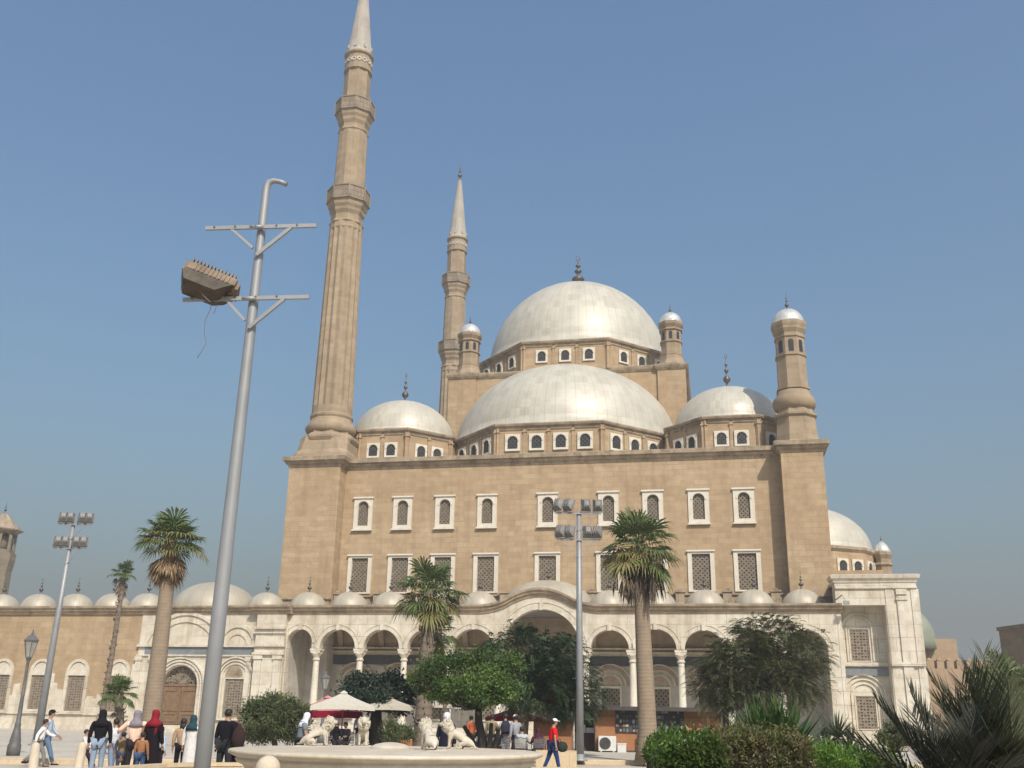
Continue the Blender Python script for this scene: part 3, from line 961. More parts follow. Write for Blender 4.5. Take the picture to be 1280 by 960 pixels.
# ---- marble corner block at the right end
rb = MB()
rb.plate([(46.92, 0), (52.72, 0), (52.72, 11.7), (46.92, 11.7)], [[(47.2, .9), (50.4, .9), (50.4, 9.95), (47.2, 9.95)][::-1]], -6.0, -4.6)
rb.plate([(46.92, 0), (52.72, 0), (52.72, 11.7), (46.92, 11.7)], [[(47.85, 5.98), (49.25, 5.98), (49.25, 8.3), (47.85, 8.3)][::-1], [(47.85, 1.2), (49.35, 1.2), (49.35, 3.5), (47.85, 3.5)][::-1]], -4.599, -4.2)
rb.box(52.1, 52.72, -4.6, 16, 0, 11.7).box(46.92, 52.72, 15.2, 16, 0, 11.7)
for x in (50.75, 52.55):
    rb.box(x - .28, x + .28, -6.06, -6.001, 0, 11.1)
rb.box(51.25, 51.95, -6.12, -6.001, 0, 10.6).box(51.18, 52.02, -6.2, -6.001, 10.3, 10.5).box(51.22, 51.98, -6.16, -6.001, 10.7, 11.1)
rb.box(50.42, 52.725, -6.22, -6.001, 5.6, 5.85).box(46.95, 52.725, -6.14, -6.001, 11.15, 11.28)
rb.box(47.2, 50.4, -4.9, -4.6, 5.62, 5.9)
for k, (zb, zt) in enumerate(((6.0, 8.3), (1.2, 3.5))):
    cx = 48.55
    for q in range(2 + k):
        ra = .86 + .3 * q
        rb.plate([(cx + ra, zb), (cx + ra + .1, zb)] + arc(cx, zt, ra + .1, 0, 180, 16) + [(cx - ra - .1, zb), (cx - ra, zb)] + arc(cx, zt, ra, 180, 0, 16), [], -4.71 - .02 * q, -4.6)
RB = rb.build('corner_block', M['marble'], MQ)
MB().box(47.2, 50.4, -4.75, -4.601, 4.95, 5.618).build('stone_band', M['dark_marble'], RB)
MB().sweep([(-.3, 11.6), (.06, 11.6), (.12, 11.8), (.25, 11.9), (.32, 12.15), (.15, 12.2), (-.3, 12.2)], [(46.92, -4), (46.92, -6.0), (52.72, -6.0), (52.72, 16), (46.92, 16)], False).build('block_cornice', M['marble'], MQ)
MB().box(47, 52.8, -5.9, 15.9, 11.7, 12.0).build('roof', M['lead'], MQ)
w_b = make_window(1.55, 2.45, 1.35, 2.3, .06, False, -.06, .2, True, 6, 11, .10, fmat='marble', pmat='pane', sparse=True)
w_b.location = (48.55, -4.6, 5.95)
q = copy_tree(w_b, MQ)
q.location = (48.6, -4.6, 1.15)
# lamp bracket on the corner
MB().bar((46.9, -6.3, 10.3), (47.3, -6.9, 10.6), .06).bar((47.3, -6.9, 10.6), (47.5, -7.0, 10.1), .06).box(47.35, 47.75, -7.15, -6.85, 9.9, 10.15).build('wall_floodlight', M['lead'], MQ)

# far half dome behind the corner block
m = MB().lathe([(6.9, 9), (6.9, 17.7)], 12, off=PI / 12, smooth=False, c=(47.7, 22, 0))
m.box(47.4, 53.8, 15, 29, 9, 15.4)
m.build('drum', M['tan'], MQ)
MB().lathe([(6.9, 17.3), (7.15, 17.6), (7.15, 17.85), (6.6, 17.95)], 12, off=PI / 12, smooth=False, c=(47.7, 22, 0)).build('drum_cornice', M['cornice'], MQ)
add_dome(47.7, 22, 17.9, 6.4, 4.9, 'dome', 1.2, .2)
apo = 6.9 * math.cos(PI / 12)
for k in range(7, 13):
    al = PI / 6 * k
    for dx in (-.85, .85):
        T = Matrix.Translation((47.7, 22, 0)) @ Matrix.Rotation(al + PI / 2, 4, 'Z')
        p = T @ Vector((dx, -apo, 15.2))
        if p.x > 47.6:
            q = copy_tree(wd2, MQ)
            q.location = p
            q.rotation_euler = (0, 0, al + PI / 2)
t = MB()
t.lathe([(.95, -6), (.95, .2), (.8, .4), (.74, .6), (.74, 2.4), (.9, 2.5), (.9, 2.6), (.74, 2.75), (.74, 3.1), (.95, 3.5), (.95, 3.65), (.8, 3.7)], 8, off=PI / 8, smooth=False)
o = t.build('turret', M['tower_tan'], MQ, (54.6, 19.2, 13.9))
MB().lathe([(.85, 0), (.8, .3), (.55, .8), (.2, 1.15), (.03, 1.25)], 12).build('turret_dome', M['dome_turret'], o, (0, 0, 3.68))
finial_mb(.6, .1).build('finial', M['bronze'], o, (0, 0, 4.9))
# little floodlights and pipes on the ledge
for x in (2.9, 20.9, 31.2, 35.2, 45.9):
    b = MB().box(-.14, .14, -.1, .1, 0, .22).bar((0, 0, -.2), (0, 0, .05), .05)
    b.build('ledge_floodlight', M['lead'], MQ, (x, -.8 if 5.4 < x < 44 else -1.9, 11.3))
# ================================================================ SETTING
M['paving'] = stone('plaza_paving', (0.48, 0.43, 0.355, 1), (0.33, 0.285, 0.225, 1), (0.54, 0.49, 0.41, 1), 1.2, 1.2, 0.02, 0.7, 0.5, 0.85, streak=0.1, flat=True)
M['ground'] = plain('pale_ground', (0.47, 0.41, 0.325, 1), 0.9, 0, 0.3, 0.5, 0.2, 0.3)
M['sand_stone'] = stone('sand_coloured_stone', (0.56, 0.43, 0.27, 1), (0.36, 0.27, 0.17, 1), (0.62, 0.50, 0.34, 1), 0.6, 0.6, 0.012, 0.7, 0.4, 0.7, streak=0.3, bump=0.2)
M['basin_stone'] = stone('basin_stone', (0.55, 0.46, 0.34, 1), (0.33, 0.25, 0.17, 1), (0.62, 0.55, 0.44, 1), 3.5, 3.0, 0.006, 0.75, 0.5, 0.6, streak=0.4, bump=0.2)
M['lion_stone'] = stone('white_carved_stone', (0.52, 0.46, 0.36, 1), (0.30, 0.24, 0.165, 1), (0.60, 0.55, 0.46, 1), 9, 9, 0.001, 1, 0.6, 0.7, streak=0.3, bump=0.5)
M['steel'] = plain('galvanised_pole_paint', (0.27, 0.275, 0.28, 1), 0.5, 0.25, 0.14, 1.2, 0.4)
M['steel_dark'] = plain('dull_floodlight_metal', (0.12, 0.115, 0.11, 1), 0.55, 0.35, 0.4, 3)
M['rusty'] = plain('dusty_floodlight_housing', (0.20, 0.15, 0.105, 1), 0.75, 0.15, 0.45, 5)
M['lens'] = plain('floodlight_glass', (0.08, 0.08, 0.085, 1), 0.2, 0, 0.3, 3)
M['lamp_iron'] = plain('grey_cast_iron', (0.15, 0.145, 0.14, 1), 0.55, 0.3, 0.3, 4)
M['lamp_glass'] = plain('frosted_lantern_glass', (0.30, 0.29, 0.26, 1), 0.35, 0, 0.2, 3)

ground = tag(MB().box(-1400, 1400, -150, 1400, -.6, -.15).build('ground', M['ground']), kind='structure')
edge = [ground_x(-700, 33), ground_x(-100, 35.5), ground_x(150, 36.5), ground_x(300, 38), ground_x(480, 41), ground_x(650, 43), ground_x(900, 44), ground_x(1500, 46), ground_x(2600, 48)]
pl = [(p.x, p.y) for p in edge] + [(1390, 60), (1390, 1390), (-1390, 1390), (-1390, 40)]
me_ = MB()
me_.rings([[(x, y, -.2) for x, y in pl], [(x, y, 0) for x, y in pl]])
tag(me_.build('plaza_pavement', M['paving']), kind='structure')
kb = MB().sweep([(-.28, -.16), (.03, -.16), (.03, .004), (0, .03), (-.28, .03)], [(p.x, p.y) for p in edge])
tag(kb.build('kerb', M['sand_stone']), kind='structure')
hz = bpy.data.materials.new('air_haze')
hz.use_nodes = True
nt = hz.node_tree
for n_ in list(nt.nodes):
    if n_.type == 'BSDF_PRINCIPLED':
        nt.nodes.remove(n_)
vol = nt.nodes.new('ShaderNodeVolumePrincipled')
vol.inputs['Color'].default_value = (0.80, 0.80, 0.79, 1)
vol.inputs['Density'].default_value = 0.0010
vol.inputs['Anisotropy'].default_value = 0.2
outn = [x for x in nt.nodes if x.type == 'OUTPUT_MATERIAL'][0]
nt.links.new(vol.outputs[0], outn.inputs['Volume'])
tag(MB().box(-1450, 1450, -200, 1450, -1.6, 90).build('haze', hz), kind='stuff')


# ================================================================ VEGETATION
def quads_mesh(name, A, B, Cc, D, mat, parent=None, loc=None):
    """four (N,3) arrays -> N separate quads"""
    n = len(A)
    v = np.stack([A, B, Cc, D], 1).reshape(-1, 3).astype(np.float32)
    me = bpy.data.meshes.new(name)
    me.vertices.add(4 * n)
    me.vertices.foreach_set('co', v.ravel())
    me.loops.add(4 * n)
    me.loops.foreach_set('vertex_index', np.arange(4 * n, dtype=np.int32))
    me.polygons.add(n)
    me.polygons.foreach_set('loop_start', np.arange(0, 4 * n, 4, dtype=np.int32))
    me.polygons.foreach_set('loop_total', np.full(n, 4, dtype=np.int32))
    me.update(calc_edges=True)
    return link(name, me, mat, parent, loc)


def unit(a):
    return a / np.maximum(np.linalg.norm(a, axis=1, keepdims=True), 1e-9)


def leaves(rg, P, L, Wd, out=None, droop=0.3, name='foliage', mat=None, parent=None, loc=None):
    n = len(P)
    d = rg.normal(size=(n, 3))
    if out is not None:
        d = d * .8 + out
    d[:, 2] -= droop
    d = unit(d)
    s = unit(np.cross(d, rg.normal(size=(n, 3))))
    l = L * rg.uniform(.6, 1.3, (n, 1))
    w = Wd * rg.uniform(.7, 1.2, (n, 1))
    nrm = np.cross(d, s)
    A = P
    B = P + d * l * .45 + s * w / 2 + nrm * w * .1
    Cc = P + d * l
    D = P + d * l * .45 - s * w / 2 + nrm * w * .1
    return quads_mesh(name, A, B, Cc, D, mat, parent, loc)


def clump_points(rg, clumps, nsub, nleaf, sig, flat=0.7):
    """clumps: (cx,cy,cz,rx,ry,rz); returns points and outward vectors"""
    cl = np.array(clumps, float)
    wt = (cl[:, 3] * cl[:, 4] * cl[:, 5]) ** (2 / 3)
    wt /= wt.sum()
    idx = rg.choice(len(cl), nsub, p=wt)
    d = unit(rg.normal(size=(nsub, 3)))
    r = rg.uniform(.35, 1.0, (nsub, 1)) ** .45
    sub = cl[idx, :3] + d * r * cl[idx, 3:6]
    j = rg.integers(0, nsub, nleaf)
    sz = rg.uniform(.6, 1.5, nsub)[j][:, None]
    P = sub[j] + rg.normal(size=(nleaf, 3)) * sig * sz * np.array([1, 1, flat])
    return P, d[j], sub, d


def limbs(mb, base, tips, r0, rg, sag=.1):
    for t in tips:
        t = Vector(t)
        m = base.lerp(t, .5) + Vector((rg.normal() * .12, rg.normal() * .12, rg.normal() * .1 - sag))
        mb.tube([base, m, t], [r0, r0 * .6, r0 * .2], 6)


M['bark'] = plain('grey_brown_bark', (0.14, 0.105, 0.075, 1), 0.9, 0, 0.45, 7, 0.2, 0.6)
M['bark_dark'] = plain('dark_bark', (0.055, 0.045, 0.038, 1), 0.9, 0, 0.4, 7, 0.2, 0.6)
M['leaf_bright'] = leaf_mat('bright_green_leaves', (0.065, 0.115, 0.022, 1), (0.145, 0.215, 0.045, 1), (0.04, 0.075, 0.018, 1), trans=.25)
M['leaf_dark'] = leaf_mat('dark_feathery_leaves', (0.034, 0.060, 0.026, 1), (0.085, 0.120, 0.055, 1), (0.045, 0.075, 0.036, 1), trans=.2)
M['leaf_dark2'] = leaf_mat('dull_olive_leaves', (0.055, 0.074, 0.028, 1), (0.135, 0.150, 0.062, 1), (0.10, 0.095, 0.048, 1), trans=.2)
M['leaf_deep'] = leaf_mat('deep_green_leaves', (0.014, 0.028, 0.018, 1), (0.03, 0.048, 0.03, 1), None, trans=.15)
M['leaf_shrub'] = leaf_mat('shrub_leaves', (0.075, 0.105, 0.035, 1), (0.16, 0.165, 0.08, 1), (0.06, 0.085, 0.03, 1), trans=.2)
M['leaf_hedge'] = leaf_mat('hedge_leaves', (0.045, 0.09, 0.016, 1), (0.115, 0.18, 0.035, 1), (0.06, 0.085, 0.02, 1), trans=.3, rough=.4)
M['leaf_olive'] = leaf_mat('olive_shrub_leaves', (0.07, 0.10, 0.025, 1), (0.17, 0.17, 0.06, 1), (0.15, 0.12, 0.06, 1), trans=.25, scale=2.5)
M['leaf_lawn'] = leaf_mat('bright_groundcover_leaves', (0.075, 0.15, 0.02, 1), (0.13, 0.23, 0.035, 1), None, trans=.3)
M['palm_green'] = leaf_mat('palm_fan_green', (0.07, 0.10, 0.035, 1), (0.14, 0.165, 0.065, 1), (0.09, 0.13, 0.04, 1), trans=.2, scale=1.3)
M['palm_yellow'] = leaf_mat('ageing_palm_fan', (0.19, 0.18, 0.06, 1), (0.26, 0.19, 0.085, 1), (0.16, 0.17, 0.05, 1), trans=.2, scale=2)
M['palm_dead'] = leaf_mat('dead_palm_leaves', (0.24, 0.155, 0.085, 1), (0.40, 0.29, 0.17, 1), (0.16, 0.10, 0.06, 1), trans=.1, scale=1.5)
M['palm_dead_dark'] = leaf_mat('dark_dead_palm_leaves', (0.075, 0.055, 0.04, 1), (0.15, 0.115, 0.08, 1), (0.06, 0.045, 0.035, 1), trans=.1, scale=1.5)
M['sword'] = leaf_mat('sword_leaves', (0.035, 0.075, 0.02, 1), (0.09, 0.15, 0.04, 1), (0.06, 0.11, 0.03, 1), trans=.15, rough=.4)
M['sword_grey'] = leaf_mat('greyish_sword_leaves', (0.07, 0.095, 0.05, 1), (0.14, 0.16, 0.09, 1), None, trans=.15, rough=.45)
M['date'] = leaf_mat('date_palm_leaflets', (0.022, 0.024, 0.016, 1), (0.050, 0.050, 0.033, 1), (0.028, 0.034, 0.02, 1), trans=.06, rough=.7)
M['date_pale'] = leaf_mat('dusty_palm_leaflets', (0.035, 0.042, 0.022, 1), (0.10, 0.105, 0.055, 1), (0.05, 0.06, 0.03, 1), trans=.1, rough=.65)


def trunk_mat(name, base, dark, ring=6.0):
    k = NT(name)
    o = k.obj()
    xyz = k.n('SeparateXYZ', {0: o})
    n1 = k.noise(o, 3, 5, .6)
    w = k.math('SINE', k.math('ADD', k.math('MULTIPLY', xyz.outputs[2], ring * 2 * PI), k.math('MULTIPLY', n1, 5)))
    c = k.mix(k.math('MULTIPLY', k.ramp(w, [(0.2, (0, 0, 0)), (0.95, (1, 1, 1))]), .6), base, dark)
    c = k.mix(k.math('MULTIPLY', k.ramp(n1, [(.4, (0, 0, 0)), (.7, (1, 1, 1))]), .6), c, tuple(x * .7 for x in base[:3]) + (1,))
    k.link(c, 'Base Color')
    k.b.inputs['Roughness'].default_value = .9
    k.bump(k.math('ADD', k.math('MULTIPLY', w, .5), k.math('MULTIPLY', n1, 3)), .25, .02)
    return k.m


M['palm_trunk'] = trunk_mat('ringed_palm_trunk', (0.25, 0.19, 0.13, 1), (0.215, 0.16, 0.11, 1), 7)
M['palm_trunk_rough'] = trunk_mat('rough_palm_trunk', (0.17, 0.13, 0.095, 1), (0.08, 0.06, 0.045, 1), 3)


def fan_leaf(mb, base, az, el, pet, rad, rg, droop=.35, segs=20, spread=115, fold=.15, tipdrop=.3, wf=1.0):
    """petiole from base in direction (az,el) and a pleated fan at its end"""
    d = Vector((math.cos(az) * math.cos(el), math.sin(az) * math.cos(el), math.sin(el)))
    side = Vector((-math.sin(az), math.cos(az), 0))
    p0 = Vector(base)
    mid = p0 + d * pet * .55
    hub = p0 + d * pet + Vector((0, 0, -droop * pet * .5))
    mb.tube([p0, mid, hub], [.03, .022, .015], 4, caps=False)
    dd = (hub - mid).normalized()
    up = side.cross(dd).normalized()
    if up.z < 0:
        up = -up
    for i in range(segs):
        a = R(-spread + 2 * spread * (i + .5) / segs + rg.uniform(-3, 3))
        da = R(spread / segs) * .95
        rr = rad * (1 - .25 * (abs(a) / R(spread)) ** 2) * rg.uniform(.85, 1.08)
        f = lambda ang, r_: dd * math.cos(ang) * r_ + side * math.sin(ang) * r_
        zt = Vector((0, 0, -1))
        fo = up * (fold * abs(math.sin(a)) * .6)
        r1, r2, r3 = .12 * rr, .55 * rr, .8 * rr
        w1 = math.tan(da) * r2 * wf
        c = f(a, 1)
        t = (side * math.cos(a) - dd * math.sin(a))
        P1 = hub + c * r1
        P2 = hub + c * r2 + fo * r2 + zt * (r2 / rad) ** 2 * droop * rad * .22
        P3 = hub + c * r3 * .97 + fo * r3 + zt * ((r3 / rad) ** 2 * droop * rad * .35 + tipdrop * rad * .10)
        P4 = hub + c * rr * .93 + fo * r3 + zt * (droop * rad * .45 + tipdrop * rad * .38)
        rz = up * (.02 if i % 2 else -.02)
        vs = [P1 - t * .008, P1 + t * .008, P2 + t * w1 + rz, P2 - t * w1 - rz, P3 + t * w1 * .5, P3 - t * w1 * .5, P4]
        mb.add([tuple(v_) for v_ in vs], [(0, 1, 2, 3), (3, 2, 4, 5), (5, 4, 6)])


def fan_palm(label, base, top, r0, r1, crown_r, seed, n_live=40, n_dead=20, dead='palm_dead', trunk='palm_trunk', el_lo=-30, bulge=1.25, strings=0, rough=0, group=None, pet=.48, dead_len=1.0, yellow=.25, name='fan_palm', cat='palm tree'):
    rg = np.random.default_rng(seed)
    base, top = Vector(base), Vector(top)
    root = empty(name, base, 0, label, cat, group)
    t = top - base
    tk = MB()
    n = 14
    pts, rad = [], []
    for i in range(n + 1):
        s = i / n
        pts.append(t * s + Vector((math.sin(s * 2.1) * .05 * t.length * .1, 0, 0)))
        rr = r0 + (r1 - r0) * min(1, s * 1.15)
        if s < .14:
            rr *= 1 + (bulge - 1) * (1 - s / .14) ** 1.5
        rad.append(rr)
    tk.tube(pts, rad, 14)
    if rough:
        for q in range(rough):
            s = rg.uniform(.08, .99)
            a = rg.uniform(0, 2 * PI)
            c = t * s
            rr = r0 + (r1 - r0) * s
            o = Vector((math.cos(a), math.sin(a), 0))
            tk.tube([c + o * rr * .8, c + o * (rr + .05) + Vector((0, 0, .06)), c + o * (rr + rg.uniform(.06, .13)) + Vector((0, 0, rg.uniform(.08, .18)))], [.04, .035, .01], 4)
    tk.build('trunk', M[trunk], root)
    cen = t + Vector((0, 0, -.12))
    live, yel, dd = MB(), MB(), MB()
    for i in range(n_live):
        s = (i + .5) / n_live
        el = R(86 - (86 - el_lo) * s ** .9 + rg.uniform(-11, 11))
        az = i * 2.39996 + rg.uniform(-.2, .2)
        k = rg.uniform(.72, 1.12)
        mb = yel if (s > .6 and rg.random() < yellow * 1.7) else live
        fan_leaf(mb, cen + Vector((0, 0, rg.uniform(-.12, .15))), az, el, crown_r * pet * k, crown_r * (1 - pet) * 1.1 * k, rg, droop=.12 + .34 * s, segs=18, tipdrop=.42, wf=.85, spread=105)
    for i in range(n_dead):
        az = i * 2.39996 + rg.uniform(-.3, .3)
        el = R(rg.uniform(-84, -38))
        fan_leaf(dd, cen + Vector((0, 0, -.05 - .45 * rg.random() * dead_len)), az, el, crown_r * .2 * dead_len, crown_r * .44 * dead_len * rg.uniform(.7, 1.1), rg, droop=.25, segs=10, spread=42, tipdrop=.1, fold=.3, wf=.8)
    for i in range(strings):
        az = rg.uniform(0, 2 * PI)
        p = cen + Vector((math.cos(az), math.sin(az), 0)) * crown_r * rg.uniform(.2, .5) + Vector((0, 0, -.75))
        L_ = crown_r * rg.uniform(.55, 1.0)
        fan_leaf(dd, p, az, R(-84), L_ * .35, L_ * .6, rg, droop=.1, segs=7, spread=14, tipdrop=.05, wf=1.6)
    live.build('fronds', M['palm_green'], root, fixn=False)
    if yel.v: yel.build('ageing_fronds', M['palm_yellow'], root, fixn=False)
    if dd.v: dd.build('dead_fronds', M[dead], root, fixn=False)
    return root


def up_at(px, py, Y):
    return at(px, py, Y)


# six fan palms, left to right
fan_palm('slim palm with a ragged trunk and small tuft, left of the tallest fan palm', ground_x(122, 58), at(155, 716, 59.5), .17, .12, .95, 5, 24, 14, 'palm_dead', 'palm_trunk_rough', -10, 1.1, rough=90, dead_len=1.5)
fan_palm('short bushy fan palm at the foot of the slim ragged palm', ground_x(152, 40), at(148, 866, 40), .16, .14, .9, 8, 22, 3, 'palm_dead_dark', 'palm_trunk_rough', -15, 1.2, rough=50, yellow=0)
fan_palm('tall fan palm with a thick brown skirt of dead leaves, beside the wooden double door', ground_x(184, 45), at(214, 677, 45.5), .42, .29, 1.82, 12, 46, 120, 'palm_dead', 'palm_trunk', -3, 1.15, dead_len=1.32, yellow=.35)
fan_palm('fan palm rising over the bright green tree, its trunk shaggy below the crown', ground_x(527, 45), at(536, 738, 46), .42, .25, 1.9, 21, 40, 22, 'palm_dead_dark', 'palm_trunk_rough', -40, 1.35, rough=190, dead_len=.9, yellow=.3)
fan_palm('smaller fan palm half hidden behind the shaggy palm over the umbrellas', ground_x(560, 49), at(546, 787, 49), .26, .2, 1.35, 33, 24, 10, 'palm_dead_dark', 'palm_trunk_rough', -40, 1.2, rough=40, yellow=.4)
fan_palm('tall smooth trunked fan palm in front of the orange kiosk, dead fronds dangling', ground_x(811, 42.5), at(797, 682, 42.8), .40, .28, 2.0, 41, 46, 26, 'palm_dead_dark', 'palm_trunk', -36, 1.45, strings=34, dead_len=1.1, yellow=.45)


def broad_tree(label, base, tk_top, r0, clumps, nsub, nleaf, sig, L, Wd, mat, bark, seed, spray=False, group=None, extra_trunks=(), name='broadleaf_tree', cat='tree', out=.5, droop=.3):
    rg = np.random.default_rng(seed)
    base = Vector(base)
    root = empty(name, base, 0, label, cat, group)
    tt = Vector(tk_top) - base
    cl = [(c[0] - base.x, c[1] - base.y, c[2] - base.z, c[3], c[4], c[5]) for c in clumps]
    tk = MB()
    tk.tube([Vector((0, 0, -.1)), tt * .35 + Vector((.06, 0, 0)), tt * .7 + Vector((-.04, 0, 0)), tt], [r0 * 1.25, r0, r0 * .85, r0 * .7], 10)
    for q in extra_trunks:
        tk.tube([Vector((0, 0, 0)), Vector(q) * .5 + Vector((.08, 0, 0)), Vector(q)], [r0 * .8, r0 * .6, r0 * .4], 8)
    P, o, sub, sdir = clump_points(rg, cl, nsub, nleaf, sig)
    pick = rg.choice(len(sub), min(len(sub), 46), replace=False)
    limbs(tk, tt * .92, [sub[i] for i in pick], r0 * .38, rg)
    tk.build('trunk', M[bark], root)
    if not spray:
        leaves(rg, P, L, Wd, o * out, droop, 'crown', M[mat], root)
    else:   # pinnate sprays
        ns = nleaf // 22
        j = rg.integers(0, len(sub), ns)
        S0 = sub[j] + rg.normal(size=(ns, 3)) * sig * np.array([1, 1, .6])
        d = unit(sdir[j] * .9 + rg.normal(size=(ns, 3)) * .6 + np.array([0, 0, -.05]))
        d[:, 2] *= .55
        d = unit(d)
        sd = unit(np.cross(d, np.array([[0, 0, 1.0]]) + rg.normal(size=(ns, 3)) * .25))
        ln = rg.uniform(.35, .75, (ns, 1)) * spray
        As, Bs, Cs, Ds = [], [], [], []
        for k in range(11):
            s = (k + 1) / 11
            c = S0 + d * ln * s + np.array([0, 0, -1]) * (ln * s ** 2 * .45)
            for sg in (-1, 1):
                ld_ = unit(sd * sg + d * .55 + np.array([0, 0, -.25]) + rg.normal(size=(ns, 3)) * .12)
                l = L * (1 - .5 * abs(s - .45) * 1.4)
                w = d * Wd
                As.append(c); Bs.append(c + ld_ * l * .5 + w * .5); Cs.append(c + ld_ * l); Ds.append(c + ld_ * l * .5 - w * .5)
        quads_mesh('crown', *[np.concatenate(q) for q in (As, Bs, Cs, Ds)], M[mat], root)
    return root


def W3(px, py, Y):
    p = at(px, py, Y)
    return (p.x, p.y, p.z)


def CL(px, py, Y, rx, rz, ry=None):
    s = Y / F_PX
    return (*W3(px, py, Y), rx * s, (ry or rx) * s, rz * s)


# bright green tree
broad_tree('bright green leafy tree over the lion statues', ground_x(604, 36), W3(598, 878, 36.3), .16,
           [CL(548, 850, 36, 34, 24), CL(580, 848, 36.5, 42, 30), CL(615, 842, 36, 34, 34), CL(598, 862, 35, 44, 20), CL(530, 846, 36, 20, 14), CL(632, 858, 36.5, 22, 18)],
           150, 20000, .17, .12, .06, 'leaf_bright', 'bark_dark', 3, extra_trunks=((.5, 0, 1.2), (-.7, .2, 1.3), (.25, -.3, 1.4)))
# large dark tree in the middle
broad_tree('large dark feathery tree in the middle, before the big arch', ground_x(644, 45), W3(662, 868, 45.5), .27,
           [CL(668, 820, 46, 52, 36, 40), CL(700, 838, 45, 40, 40), CL(640, 808, 46, 34, 22), CL(680, 862, 44.5, 46, 26), CL(712, 872, 45, 34, 24), CL(652, 850, 46.5, 40, 30), CL(735, 868, 45.5, 20, 16)],
           420, 100000, .2, .12, .045, 'leaf_dark', 'bark', 17, spray=.75)
# dark tree at the right
broad_tree('wide dull olive tree at the right end of the arcade', ground_x(905, 46), W3(908, 850, 46.2), .15,
           [CL(940, 818, 47, 50, 36, 42), CL(985, 818, 47, 44, 36), CL(965, 850, 46.5, 58, 34), CL(905, 838, 46, 30, 34), CL(960, 790, 47, 38, 20), CL(1005, 845, 47, 28, 28), CL(895, 855, 46, 28, 26), CL(925, 850, 46.5, 34, 34), CL(940, 880, 46, 40, 24)],
           560, 135000, .2, .12, .042, 'leaf_dark2', 'bark_dark', 23, spray=.75)
# dark round tree behind the umbrellas
broad_tree('dark round leaved tree standing behind the cafe umbrellas', ground_x(471, 47), W3(471, 880, 47), .3,
           [CL(450, 858, 47, 20, 16), CL(480, 856, 47.5, 26, 14), CL(500, 864, 48, 16, 14), CL(470, 875, 47, 34, 12), CL(505, 880, 48, 14, 12)],
           120, 9000, .16, .15, .10, 'leaf_deep', 'bark_dark', 31)
# big grey-green shrub left of the umbrellas
broad_tree('wide rounded grey green shrub left of the cafe umbrellas', ground_x(342, 46), W3(342, 912, 46), .12,
           [CL(340, 898, 46, 34, 24), CL(322, 904, 46, 20, 20), CL(365, 902, 46, 20, 22), CL(345, 886, 46, 28, 16), CL(318, 890, 46, 14, 12), CL(372, 888, 46, 14, 10)],
           240, 22000, .15, .17, .045, 'leaf_shrub', 'bark', 37, name='shrub', cat='shrub', out=.9, droop=-.1)


def hedge(label, px0, px1, py_top, Y, depth, n, L, Wd, mat, seed, zb=-.15, wav=.12, name='hedge', cat='hedge'):
    rg = np.random.default_rng(seed)
    a, b = at(px0, py_top, Y), at(px1, py_top, Y)
    root = empty(name, (a.x, Y, zb), 0, label, cat)
    w, h = b.x - a.x, a.z - zb
    core = MB()
    hh = lambda x, y: h - .12 + wav * noise.noise(Vector((x * 1.1 + seed, y, 0))) + wav * .6 * noise.noise(Vector((x * 4.3 + seed, y * 2, 3))) - .06 * max(0, 1 - x / .15) ** 2 * h - .06 * max(0, 1 - (w - x) / .15) ** 2 * h
    nx, ny = max(4, int(w / .15)), 8
    rs = [[(w * i / nx, depth * j / ny, hh(w * i / nx, j) - .1 * ((j in (0, ny)) * 1)) for j in range(ny + 1)] for i in range(nx + 1)]
    rs = [[(r[0][0], 0, 0)] + r + [(r[0][0], depth, 0)] for r in rs]
    core.rings(rs)
    core.build('branches', M['bark_dark'], root)
    k = n // 2
    x = rg.uniform(-.03, w + .03, n)
    top = rg.random(n) < .55
    y = np.where(top, rg.uniform(-.04, depth, n), rg.normal(0, .05, n))
    H_ = np.array([hh(xx, yy) for xx, yy in zip(x, y * ny / depth)])
    z = np.where(top, H_ + rg.normal(.02, .06, n), rg.uniform(.1, 1, n) * H_)
    P = np.stack([x, y, z], 1)
    P[:, :2] += rg.normal(size=(n, 2)) * .03
    o = np.where(top[:, None], [[0, -.3, .9]], [[0, -1.0, .3]])
    leaves(rg, P, L, Wd, o, .0, 'foliage', M[mat], root)
    return root


hedge('bright green clipped hedge at the foot of the smooth trunked palm', 824, 905, 923, 12.5, 1.2, 17000, .06, .03, 'leaf_hedge', 51)
hedge('olive brown shaggy hedge in front of the big sword leaved yucca', 898, 1012, 917, 12.9, 1.3, 20000, .055, .024, 'leaf_olive', 52, wav=.16)
hedge('low bright green groundcover bed right of the olive hedge', 1004, 1066, 938, 13.0, 2.4, 7000, .12, .018, 'leaf_lawn', 53, wav=.06)
hedge('low dark green clipped hedge beneath the date palm fronds', 1062, 1135, 941, 13.6, 1.2, 6000, .07, .03, 'leaf_hedge', 54)


